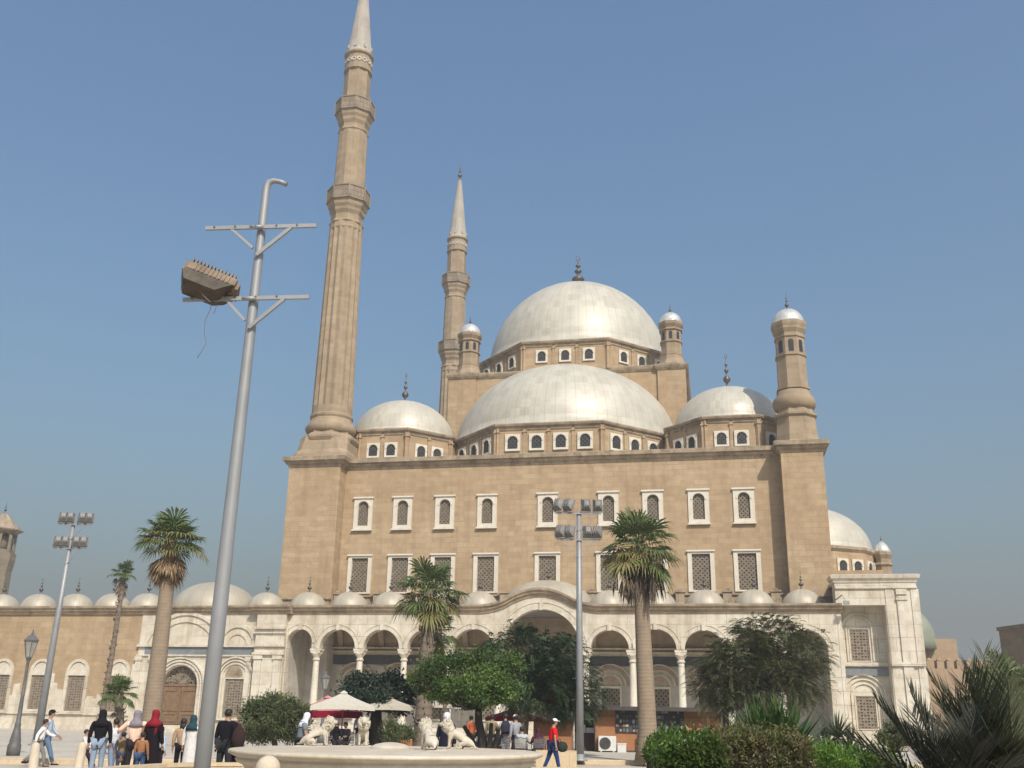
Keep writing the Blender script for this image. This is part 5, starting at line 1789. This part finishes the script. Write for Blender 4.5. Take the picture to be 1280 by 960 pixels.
        loft('dress', rings, dress, 28, .035, px, nf=9)
        kr = {'chest': .07}
        e_ = []
        for i in '01':
            kr.update({'sh' + i: .047, 'el' + i: .038, 'wr' + i: .031})
            e_ += [('chest', 'sh' + i), ('sh' + i, 'el' + i), ('el' + i, 'wr' + i)]
        garment('sleeves', kr, e_, dress)
        if sit:
            kr = {'pel': .085}
            e_ = []
            for i in '01':
                kr.update({'hp' + i: .07, 'kn' + i: .062, 'an' + i: .06})
                e_ += [('pel', 'hp' + i), ('hp' + i, 'kn' + i), ('kn' + i, 'an' + i)]
            garment('skirt', kr, e_, dress)
    if hijab:
        b = Vector((0, -.008 * H, 0))
        cs = J['chest'].lerp(J['nb'], .3)
        loft('headscarf', [(cs + b, .12, .088), (J['nb'] + b, .105, .075), (J['neck'] + b - Vector((0, 0, .012 * H)), .066, .058), (J['jaw'] + b * 1.9 - Vector((0, .012 * H, 0)), .055, .058), (sk + b, .060, .062), (J['crown'] + b + Vector((0, 0, .008 * H)), .052, .055), (J['crown'] + b + Vector((0, 0, .030 * H)), .024, .026)], hijab, 20, .02, 2)
    elif hair:
        b = Vector((0, -.008 * H, 0))
        loft('hair', [(sk + b + Vector((0, -.012 * H, -.035 * H)), .044, .040), (sk + b + Vector((0, -.004 * H, 0)), .057, .054), (sk + b + Vector((0, 0, .03 * H)), .055, .054), (sk + b + Vector((0, .002, .052 * H)), .042, .043), (sk + b + Vector((0, 0, .064 * H)), .02, .02)], None, 16, .02, 1, M['hair'])
        if longhair:
            loft('long_hair', [(J['chest'] + b * 4, .05, .02), (J['neck'] + b * 3, .055, .03), (sk + b * 2, .05, .04)], None, 14, .03, 1, M['hair'])
    if cap:
        o = loft('cap', [(sk + Vector((0, 0, .014 * H)), .059, .061), (sk + Vector((0, 0, .035 * H)), .057, .058), (sk + Vector((0, 0, .055 * H)), .044, .045), (sk + Vector((0, 0, .066 * H)), .02, .02)], cap, 16)
        if brim:
            MB().rings([[(x_ * H + sk.x, y_ * H + sk.y, sk.z + z_ * H) for x_, y_ in ((-.045, .04), (-.035, .085), (0, .105), (.035, .085), (.045, .04))] for z_ in (.014, .022)]).build('cap_brim', cm(cap), root)
    if scarf:
        rs = [(J['nb'] + Vector((0, -.02 * H, .02 * H)), .085, .065), (J['neck'] + Vector((0, -.01 * H, 0)), .065, .058), (J['neck'] + Vector((0, 0, .02 * H)), .05, .045)]
        loft('scarf', rs, scarf, 18, .06)
    if shoes:
        sm_ = MB()
        for i in '01':
            a_, t_ = J['an' + i], J['to' + i]
            d = (t_ - a_)
            d.z = 0
            d = d.normalized() if d.length > 1e-6 else Vector((0, 1, 0))
            b0 = Vector((a_.x, a_.y, a_.z - .026 * H)) - d * .025 * H
            sm_.tube([b0, b0 + d * .05 * H, b0 + d * .10 * H + Vector((0, 0, -.004 * H)), b0 + d * .135 * H + Vector((0, 0, -.006 * H))], [.022 * H, .026 * H, .023 * H, .012 * H], 8)
        sm_.build('shoes', cm(shoes), root, fixn=False)
    root['_j'] = 0
    del root['_j']
    return root, J


ZN = -.15
FAM = 'families standing before the low wall'
# left: walkers
person('boy in white shirt running to the right, hand out', 45, 34.5, ZN, -70, 1.52, ((28, 20), (-22, 30)), ((-35, 12, 30), (40, 10, 35)), 8, top=(225, 222, 220), bottom=(120, 120, 118), hem=.5)
person('man in black cap and pale blue shirt walking behind the running boy', 53, 35.6, ZN, -75, 1.82, ((24, 6), (-24, 18)), ((-20, 8, 15), (22, 8, 20)), 3, top=(168, 180, 196), bottom=(95, 115, 140), cap=(30, 28, 30))
person('small child in dark trousers leaning back against a bollard', 103, 32.5, ZN, -80, 1.25, ((42, 12), (30, 20)), ((20, 12, 40), (25, 10, 50)), -6, top=(205, 198, 190), bottom=(50, 38, 42))
person('woman in long black headscarf and pale blue jeans, back turned', 118, 29.5, ZN, 5, 1.78, top=(22, 20, 24), hem=.40, bottom=(135, 150, 168), hijab=(26, 23, 28), girth=1.12, group=FAM)
person('child in white checked shirt beside the woman in black', 137, 30.6, ZN, 60, 1.55, ((8, 4), (-8, 6)), ((20, 8, 30), (-5, 8, 20)), top=(205, 205, 208), bottom=(128, 142, 165), group=FAM)
person('woman in loose peach top and patterned headscarf, arms raised at her sides', 162, 29.3, ZN, 10, 1.78, top=(236, 192, 170), hem=.46, bottom=(42, 36, 38), hijab=(128, 122, 130), arms=((10, 48, 70), (10, 48, 70)), girth=1.1, group=FAM)
person('small child in brown jacket and jeans between peach and red women', 172, 28.8, ZN, -15, 1.22, top=(150, 105, 72), bottom=(58, 78, 110), group=FAM, girth=1.1)
person('small child in khaki coat left of the woman in peach', 148, 29.8, ZN, 20, 1.2, top=(128, 108, 84), hem=.3, bottom=(60, 66, 82), hair=True, group=FAM, girth=1.1)
person('woman in crimson headscarf and long black dress', 185, 29.2, ZN, -20, 1.80, dress=(28, 20, 26), hijab=(128, 28, 42), top=(122, 26, 40), hem=.55, girth=1.05, group=FAM)
person('child in light blue peeking out behind the woman in red', 195, 30.4, ZN, -40, 1.35, top=(176, 198, 214), bottom=(40, 36, 44), group=FAM)
person('woman in white dress with dark teal headscarf, facing the door', 234, 30.0, ZN, -12, 1.68, dress=(208, 204, 200), hijab=(40, 66, 78), girth=1.0, group=FAM)
person('girl in tan top and black trousers, left of the white dress', 222, 30.6, ZN, 5, 1.58, top=(168, 140, 110), bottom=(26, 24, 28), longhair=True, group=FAM)
person('man in black jacket over a white shirt and dark jeans', 277, 28.6, ZN, -25, 1.86, top=(22, 20, 26), hem=.46, bottom=(42, 44, 48), girth=1.2, group=FAM)
person('woman in long black dress half hidden behind the man in black jacket', 289, 29.3, ZN, -10, 1.5, dress=(34, 24, 34), hijab=(32, 22, 30), group=FAM)
hb = ground_x(297, 28.4, .72)
o = MB().lathe([(.05, 0), (.15, .06), (.19, .2), (.17, .38), (.08, .52), (.02, .6)], 12, sy=.55).build('shoulder_bag', cm((52, 36, 36)), None, hb)
MB().tube([(0, 0, .5), (-.06, -.02, .78), (-.16, -.02, .98)], [.018, .016, .016], 6).build('strap', cm((120, 88, 68)), o)
tag(o, 'dark shoulder bag with tan strap hanging on the man in black jacket', 'bag')
# centre
person('man in grey shirt with white head cloth, leaning by the shrub', 371, 31, 0, -78, 1.68, ((10, 4), (-8, 6)), ((8, 8, 12), (0, 8, 16)), 14, top=(108, 118, 126), sleeves='short', bottom=(44, 48, 58), hijab=(214, 214, 222), scarf=(210, 210, 215), hem=.45)


def chair(label, px, D, yaw, col=(96, 98, 104), group='cafe chairs'):
    r_ = empty('cafe_chair', ground_x(px, D, 0), R(yaw), label, 'chair', group)
    f = MB()
    for x in (-.22, .22):
        f.tube([(x, .22, 0), (x, .2, .44), (x, -.2, .45), (x * 1.02, -.24, 0)], [.014] * 4, 6)
        f.tube([(x, -.2, .45), (x, -.27, .86)], [.014] * 2, 6)
        f.tube([(x, .2, .44), (x * 1.08, .2, .64), (x * 1.08, -.22, .66)], [.013] * 3, 6)
    f.tube([(-.22, -.27, .86), (0, -.29, .9), (.22, -.27, .86)], [.014] * 3, 6)
    f.build('frame', M['steel_dark'], r_)
    MB().box(-.21, .21, -.2, .21, .44, .47).build('seat', cm(col), r_)
    b = MB()
    for k in range(6):
        b.box(-.2, .2, -.235 - .009 * k, -.225 - .009 * k, .52 + .06 * k, .565 + .06 * k)
    b.build('backrest', cm(col), r_)
    return r_


def table(label, px, D, col=(150, 140, 128)):
    r_ = empty('cafe_table', ground_x(px, D, 0), 0, label, 'table', 'cafe tables')
    MB().lathe([(.02, .70), (.4, .70), (.42, .715), (.42, .735), (.4, .745)], 20).build('tabletop', cm(col), r_)
    MB().lathe([(.24, 0), (.22, .03), (.035, .06), (.03, .7)], 14).build('leg', M['steel_dark'], r_)


SITL = ((86, 84), (84, 80))
for a in ((417, 45, 200, 'grey cafe chair under the red umbrella, left of the pole'), (432, 45.5, 160, 'grey cafe chair under the red umbrella, right of the pole'), (612, 39.5, 5, 'pale cafe chair with its back to the fountain, left of the leaning trunk'),
          (651, 39.8, -5, 'pale cafe chair right of the leaning trunk'), (627, 40.5, 20, 'dark cafe chair beside the backpack wearer'), (673, 40.2, 10, 'grey cafe chair of the person in maroon')):
    chair(a[3], a[0], a[1], a[2], (150, 146, 142) if 'pale' in a[3] else (92, 92, 98))
for a in ((425, 46, 'round cafe table below the large grey umbrella'), (640, 41.5, 'round cafe table behind the leaning trunk'), (490, 48, 'round cafe table beside the planter')):
    table(a[2], a[0], a[1])
SA = ((30, 12, 55), (30, 12, 55))
person('person in black sitting under the red umbrella, left of the pole', 418, 45, 0, 200, 1.68, SITL, SA, 6, sit=True, top=(28, 26, 30), bottom=(44, 40, 44), hijab=(24, 22, 26))
person('person in black sitting under the red umbrella, right of the pole', 431, 45.5, 0, 160, 1.68, SITL, SA, 6, sit=True, top=(34, 32, 38), bottom=(52, 44, 44))
person('man in white shirt standing behind the front facing lion', 447, 53, 0, 20, 1.72, top=(214, 214, 218), bottom=(60, 62, 70))
person('man in pale shirt standing behind the dark tree trunk', 464, 53, 0, -40, 1.74, top=(196, 200, 208), bottom=(46, 46, 52), arms=((40, 12, 60), (5, 8, 20)))
person('woman in navy black cloak and white scarf between two lions', 556, 30.5, 0, 150, 1.72, dress=(30, 32, 46), hijab=(200, 206, 216), girth=1.2)
person('dark haired person in blue jeans sitting beyond the rightmost lion', 600, 49, 0, 170, 1.6, SITL, SA, 5, sit=True, top=(36, 34, 40), bottom=(84, 98, 124), longhair=True)
chair('dark cafe chair holding the person in blue jeans', 600, 49, 170)
person('person in orange top among the bright tree branches', 588, 47, 0, 40, 1.66, top=(190, 104, 66), bottom=(70, 60, 58))
person('man in khaki waistcoat and black trousers, back turned', 614, 41.5, 0, -15, 1.72, top=(132, 122, 92), bottom=(30, 30, 36), arms=((10, 10, 30), (5, 10, 15)))
person('seated person in black beside the man in khaki', 621, 40.2, 0, -5, 1.6, SITL, SA, 6, sit=True, top=(28, 28, 34), bottom=(30, 30, 34))
bp, Jb = person('young man with a dark backpack and pale trousers', 631, 42.2, 0, 8, 1.76, top=(186, 180, 172), sleeves='short', bottom=(190, 182, 176))
o = MB().rings([[(x, y, z_) for x, y in ((-a, 0), (-a, -b), (-a * .6, -b - .05), (a * .6, -b - .05), (a, -b), (a, 0))] for z_, a, b in ((0, .15, .1), (.08, .18, .16), (.32, .18, .16), (.46, .13, .1), (.5, .08, .05))]).build('backpack', cm((48, 50, 64)), None, bp.location + Vector((0, -.13, .98)), R(8))
tag(o, 'dark backpack on the young man in pale trousers', 'backpack')
person('person in white cap and dark top right behind the leaning trunk', 644, 41.2, 0, 30, 1.72, top=(150, 150, 156), bottom=(44, 44, 52), cap=(225, 225, 225))
person('woman in light grey top sitting on the chair right of the trunk', 652, 39.8, 0, -5, 1.66, SITL, SA, 4, sit=True, top=(176, 180, 180), bottom=(60, 60, 66), longhair=False)
person('person in maroon top sitting near the man in red', 673, 40.2, 0, 10, 1.6, SITL, SA, 8, sit=True, top=(128, 52, 66), bottom=(60, 34, 44), hijab=(70, 36, 46))
person('man in red polo shirt, white cap and blue jeans, striding right', 691, 36.8, ZN, -82, 1.78, ((17, 6), (-17, 8)), ((0, 6, 8), (-4, 6, 14)), 3, top=(214, 26, 34), sleeves='short', hem=.47, bottom=(38, 56, 104), cap=(238, 238, 238), girth=1.22, skin='tan', head_dn=5)
o = MB().lathe([(.06, 0), (.16, .05), (.19, .18), (.14, .3), (.05, .34)], 12, sy=.6).build('shopping_bag', cm((44, 52, 48)), None, ground_x(703, 36.7, .5))
MB().tube([(-.06, 0, .3), (-.08, 0, .42), (-.16, 0, .42)], [.012] * 3, 5).build('handle', cm((44, 52, 48)), o)
tag(o, 'dark green carrier bag in the hand of the man in red', 'bag')

# ================================================================ CAFE
def umbrella(label, px, py_top, D, half, rise, drop, col, vcol=None, yaw=0, pole_m=None, sides=4, valance=.18):
    b = ground_x(px, D, 0)
    H = at(px, py_top, D).z
    r_ = empty('cafe_umbrella', b, R(yaw), label, 'umbrella', 'cafe umbrellas')
    c = MB()
    n = sides
    def ring(f, z, sag=0):
        out = []
        for k in range(n):
            a0, a1 = R(45) + 2 * PI * k / n, R(45) + 2 * PI * (k + 1) / n
            p0 = Vector((math.cos(a0), math.sin(a0), 0)) * f
            p1 = Vector((math.cos(a1), math.sin(a1), 0)) * f
            for j in range(4):
                t = j / 4
                p = p0.lerp(p1, t)
                out.append((p.x, p.y, z + sag * math.sin(PI * t)))
        return out
    e = H - rise
    c.rings([ring(.06, H), ring(half * .35, H - rise * .37), ring(half * .7, H - rise * .72, .02), ring(half, e, .04), ring(half * 1.0, e - .02, .04)], True, False)
    co = c.build('canopy', cm(col), r_)
    v = MB()
    v.rings([ring(half, e + .002, .04), ring(half * 1.012, e - valance, .04)], False, False)
    v.build('valance', cm(vcol or col), co)
    MB().rings([ring(.02, H + .1), ring(.2, H + .02), ring(.24, H - .03)], True, False).build('vent_cap', cm(col), co)
    p = MB().tube([(0, 0, 0), (0, 0, H)], [.03, .024], 10)
    p.build('pole', cm(pole_m or (70, 66, 62)), r_)
    rb = MB()
    for k in range(n):
        a = R(45) + 2 * PI * k / n
        rb.tube([(0, 0, H - .06), (half * math.cos(a), half * math.sin(a), e - .02)], [.012] * 2, 5)
    rb.build('ribs', M['steel_dark'], r_)
    MB().lathe([(.28, 0), (.28, .06), (.06, .1), (.05, .35)], 16).build('base', M['steel_dark'], r_)


umbrella('large square grey umbrella with an orange pole, leftmost', 425, 866, 46, 1.9, .56, 0, (188, 182, 168), yaw=8, pole_m=(180, 110, 84))
umbrella('dark red umbrella partly under the large grey one', 405, 872, 49.5, 1.8, .62, 0, (196, 128, 128), (130, 22, 44), yaw=30, pole_m=(90, 60, 50), valance=.3)
umbrella('bluish grey umbrella peeking out between the two front umbrellas', 458, 874, 52, 1.7, .38, 0, (176, 176, 176), yaw=20)
umbrella('pointed grey umbrella right of the front facing lion', 484, 872, 46.5, 1.5, .38, 0, (178, 170, 154), yaw=5)
umbrella('pale umbrella half hidden by the shaggy palm trunk', 533, 869, 50, 1.9, .42, 0, (188, 182, 170), yaw=12)
umbrella('red umbrella in the shade of the dark feathery tree', 641, 885, 49, 1.5, .42, 0, (132, 40, 44), (132, 30, 40), yaw=15)


# planters
def planter(label, px, D, w, h, seed, plant_h, mat='leaf_shrub'):
    r_ = empty('planter', ground_x(px, D, 0), 0, label, 'planter')
    b = MB().box(-w / 2, w / 2, -w / 3, w / 3, 0, h)
    k = 0
    x = -w / 2
    while x < w / 2 - .02:
        b.box(x + .01, x + .085, -w / 3 - .02, -w / 3 + .001, .02, h + .02)
        x += .1
    b.build('box', M['planter_wood'], r_)
    rg = np.random.default_rng(seed)
    P = rg.normal(size=(2600, 3)) * np.array([w * .28, w * .25, plant_h * .28]) + np.array([0, 0, h + plant_h * .45])
    leaves(rg, P, .17, .03, np.array([[0, 0, .8]]), -.3, 'plant', M[mat], r_)


M['planter_wood'] = plain('orange_planter_wood', (0.33, 0.16, 0.06, 1), .7, 0, .35, 5)
planter('slatted orange wood planter with a bushy green plant by the palm trunk', 503, 44.5, .8, .62, 81, .5)
planter('planter with tall pale grass left of the orange wooden one', 487, 43.5, .55, .4, 82, 1.0)
pt = MB().lathe([(.18, 0), (.26, .3), (.3, .5), (.3, .56), (.26, .56)], 18).build('plant_pot', M['basin_stone'], None, ground_x(509, 50.0, 0))
tag(pt, 'pale stone plant pot behind the slatted planter', 'plant pot')

# ================================================================ KIOSKS
M['kiosk'] = plain('orange_brown_kiosk_board', (0.34, 0.155, 0.065, 1), .65, 0, .15, 1.5)
M['kiosk_roof'] = plain('dark_kiosk_roof', (0.06, 0.052, 0.05, 1), .7, 0, .3, 2)


def rack(label, parent_pos, yaw, w, h, cols, rows, seed, name='display_rack', cat='display rack', pal=None):
    r_ = empty(name, parent_pos, yaw, label, cat)
    MB().box(-w / 2, w / 2, 0, .05, 0, h).build('board', M['kiosk_roof'], r_)
    rg2 = random.Random(seed)
    pal = pal or [(130, 134, 142), (104, 112, 126), (84, 90, 100), (160, 156, 148), (70, 74, 86), (60, 60, 66), (120, 108, 96)]
    ms = [cm(q) for q in pal]
    for i in range(cols):
        for j in range(rows):
            if rg2.random() < .12:
                continue
            x, z = -w / 2 + w * (i + .5 + rg2.uniform(-.08, .08)) / cols, h * (j + .5 + rg2.uniform(-.1, .1)) / rows
            a_, b_ = w / cols * rg2.uniform(.2, .46), h / rows * rg2.uniform(.2, .45)
            MB().box(-a_, a_, -.03 - .02 * rg2.random(), -.002, -b_, b_).build('souvenir', ms[rg2.randrange(len(ms))], r_, (x, 0, z))


def kiosk(label, px0, px1, D, py_roof, yaw_line, open_side=False):
    a, b = ground_x(px0, D, 0), ground_x(px1, D, 0)
    H = at(px0, py_roof, D).z
    w = b.x - a.x
    r_ = empty('kiosk', a, 0, label, 'kiosk')
    MB().box(0, w, 0, 2.4, .08, H - .12).build('wall', M['kiosk'], r_)
    MB().box(-.35, w + .2, -.75, 2.6, H - .12, H - .02).box(-.35, w + .2, -.75, -.68, H - .22, H - .12).build('roof', M['kiosk_roof'], r_)
    t = MB()
    n = max(1, round(w / 2.3))
    for k in range(n + 1):
        x = w * k / n
        t.box(x - .04, x + .04, -.03, -.001, .08, H - .13)
    t.box(0, w, -.035, -.001, H * .76, H * .78)
    t.build('trim', M['rusty'], r_)
    MB().box(-.05, w + .05, -.08, 2.45, 0, .08).build('plinth', M['kiosk_roof'], r_)
    return r_, a, w, H


KR, ka, kw, kh = kiosk('long orange brown souvenir kiosk with flat dark roof, behind the palm', 745, 903, 55, 882, 0)
rack('dark board of hanging souvenirs on the kiosk, left of the palm trunk', ka + Vector((1.7, -.06, .95)), 0, 1.35, 1.15, 8, 5, 1)
rack('dense dark display rack at the right part of the kiosk', ka + Vector((kw * .595, -.06, .12)), 0, 1.4, 2.0, 7, 8, 2)
rack('small pale poster board on the kiosk, right of the palm trunk', ka + Vector((kw * .43, -.06, 1.1)), 0, .7, .7, 4, 3, 4, pal=[(160, 130, 100), (200, 190, 170), (140, 120, 110)])
ls = empty('display_stand', ka + Vector((2.45, -.35, .0)), 0, 'low black lattice display stand beside the air conditioner', 'display stand')
g = bars_grid(.6, 1.0, 5, 8, .035, -.02, .02)
g.build('lattice', M['kiosk_roof'], ls)
MB().box(-.3, .3, -.15, .2, 0, .05).build('base', M['kiosk_roof'], ls)
K2, k2a, k2w, k2h = kiosk('small orange kiosk behind the man in red', 668, 716, 53, 893, 0)
# stall between them
st = empty('market_stall', ground_x(720, 56, 0), 0, 'dark open stall with white shelves between the two orange kiosks', 'stall')
MB().box(0, 1.15, 1.0, 1.1, 0, 2.1).box(0, 1.15, 0, .9, 0, .9).build('counter', M['kiosk_roof'], st)
MB().box(0, 1.15, .1, .9, 1.55, 1.63).box(0, 1.15, .1, .9, 1.9, 1.96).box(.1, .5, -.02, .4, .9, 1.3).box(.55, 1.05, .0, .4, .9, 1.15).build('shelf', cm((196, 198, 200)), st)
# air conditioner
ac = empty('air_conditioner', ka + Vector((.55, -.45, 0)), 0, 'white outdoor air conditioner unit with round grille against the kiosk', 'air conditioner')
M['ac_white'] = plain('off_white_enamel', (0.62, 0.61, 0.58, 1), .5, 0, .12, 3)
MB().box(-.45, .45, 0, .34, .06, .78).box(-.36, -.28, .02, .32, 0, .06).box(.28, .36, .02, .32, 0, .06).build('case', M['ac_white'], ac)
g = MB()
for r_i in range(7):
    rr_ = .05 + r_i * .04
    g.tube([(-.12 + rr_ * math.cos(a), -.015, .42 + rr_ * math.sin(a)) for a in np.linspace(0, 2 * PI, 25)], [.006] * 25, 4)
for k in range(8):
    a = k * PI / 4
    g.bar((-.12, -.015, .42), (-.12 + .29 * math.cos(a), -.015, .42 + .29 * math.sin(a)), .008)
g.build('grille', M['steel_dark'], ac)
MB().plate(arc(-.12, .42, .29, 0, 360, 28)[:-1], [], -.006, .001).build('fan_opening', M['lens'], ac)
bx = MB().box(-.22, .22, 0, .3, 0, .42).box(-.24, .24, -.02, .32, .38, .44)
tag(bx.build('white_box', M['ac_white'], None, ka + Vector((1.28, -.5, 0))), 'small white box right of the air conditioner', 'box')

# ================================================================ FAR THINGS
M['far_stone'] = stone('distant_grey_stone', (0.23, 0.185, 0.13, 1), (0.14, 0.11, 0.08, 1), (0.28, 0.23, 0.17, 1), 1.4, .7, .03, .75, .5, streak=.4)
M['far_tan'] = stone('distant_tan_stone', (0.36, 0.255, 0.16, 1), (0.25, 0.18, 0.115, 1), (0.40, 0.29, 0.19, 1), 1.6, .8, .03, .85, .4, streak=.3)
M['far_green'] = plain('green_grey_dome_sheet', (0.25, 0.27, 0.20, 1), .6, .1, .2, .6)
Dt = 140
tb = ground_x(-20, Dt, 0)
tc = at(2, 665, Dt)
z0 = at(6, 720, Dt).z
ct = empty('clock_tower', (tc.x, Dt, 0), 0, 'weathered octagonal tower with open arcade and peaked roof at the left edge', 'tower')
zr, ze, zb2, zl = at(4, 641, Dt).z, at(10, 664, Dt).z, at(10, 684, Dt).z, at(10, 692, Dt).z
s = Dt / F_PX
MB().lathe([(2.2, 0), (2.12, zl - 2.5), (2.35, zl - .9), (2.35, zl - .2), (2.35, zl), (1.95, zl + .02)], 8, off=PI / 8, smooth=False).build('shaft', M['far_stone'], ct)
bf = MB()
for k in range(8):
    T = Matrix.Rotation(k * PI / 4 + PI / 2, 4, 'Z')
    hw = 2.1 * math.sin(PI / 8)
    hgt = ze - zl
    ap = 2.1 * math.cos(PI / 8)
    bf.plate([(-hw, 0), (hw, 0), (hw, hgt), (-hw, hgt)], [([(-hw * .6, .45), (hw * .6, .45)] + arc(0, hgt - .45 - hw * .6, hw * .6, 0, 180, 10))[::-1]], -ap, -ap + .25, mat=Matrix.Translation((0, 0, zl)) @ T)
bf.lathe([(1.3, zl), (1.3, ze)], 8)
bf.build('belfry', M['far_stone'], ct)
MB().lathe([(2.1, ze - .3), (2.75, ze), (2.8, ze + .15), (2.5, ze + .3), (1.6, ze + 1.1), (.8, zr - .5), (.12, zr)], 8, off=PI / 8, smooth=False).build('roof', M['cornice'], ct)
finial_mb(1.6, .2).build('finial', M['bronze'], ct, (0, 0, zr - .05))

Dw = 125
a, b = at(1158, 838, Dw), at(1262, 838, Dw)
wl_ = MB()
zt_ = at(1200, 836, Dw).z
wl_.box(0, b.x - a.x + 14, 0, 1.5, 0, zt_)
x = .2
while x < b.x - a.x + 13:
    wl_.box(x, x + .85, .1, .9, zt_, zt_ + .9)
    wl_.lathe([(.42, zt_ + .9), (.3, zt_ + 1.1), (.02, zt_ + 1.25)], 8, c=(x + .425, .5, 0))
    x += 1.2
tag(wl_.build('citadel_wall', M['far_tan'], None, (a.x, Dw, 0)), 'distant tan wall with battlements beyond the date palm', 'wall')
Dg = 150
a = at(1156, 798, Dg)
b = at(1195, 798, Dg)
bl_ = empty('distant_building', (a.x - 5, Dg, 0), 0, 'plain tan block with a greenish dome, far behind the marble corner', 'building')
MB().box(0, b.x - a.x + 5, 0, 9, 0, a.z).box(1, 7, -1.5, 0, 0, a.z * .75).build('wall', M['far_tan'], bl_)
cd = at(1124, 798, Dg)
rdm = at(1168, 798, Dg).x - cd.x
MB().lathe([(rdm, 0), (rdm * .98, 1.2)] + [(rdm * math.cos(t), 1.2 + rdm * 1.05 * math.sin(t)) for t in np.linspace(.1, PI / 2, 10)], 28).build('dome', M['far_green'], bl_, (cd.x - a.x + 5, .5, cd.z - 1.5))
a = at(1262, 782, 110)
dt = empty('distant_tower', (a.x + 2.6, 110, 0), R(8), 'dark square stone tower at the right edge of the view', 'tower')
MB().box(-2.5, 2.5, -2.5, 2.5, 0, a.z - .4).build('wall', M['far_stone'], dt)
MB().box(-2.65, 2.65, -2.65, 2.65, a.z - .4, a.z).build('parapet', M['far_stone'], dt)
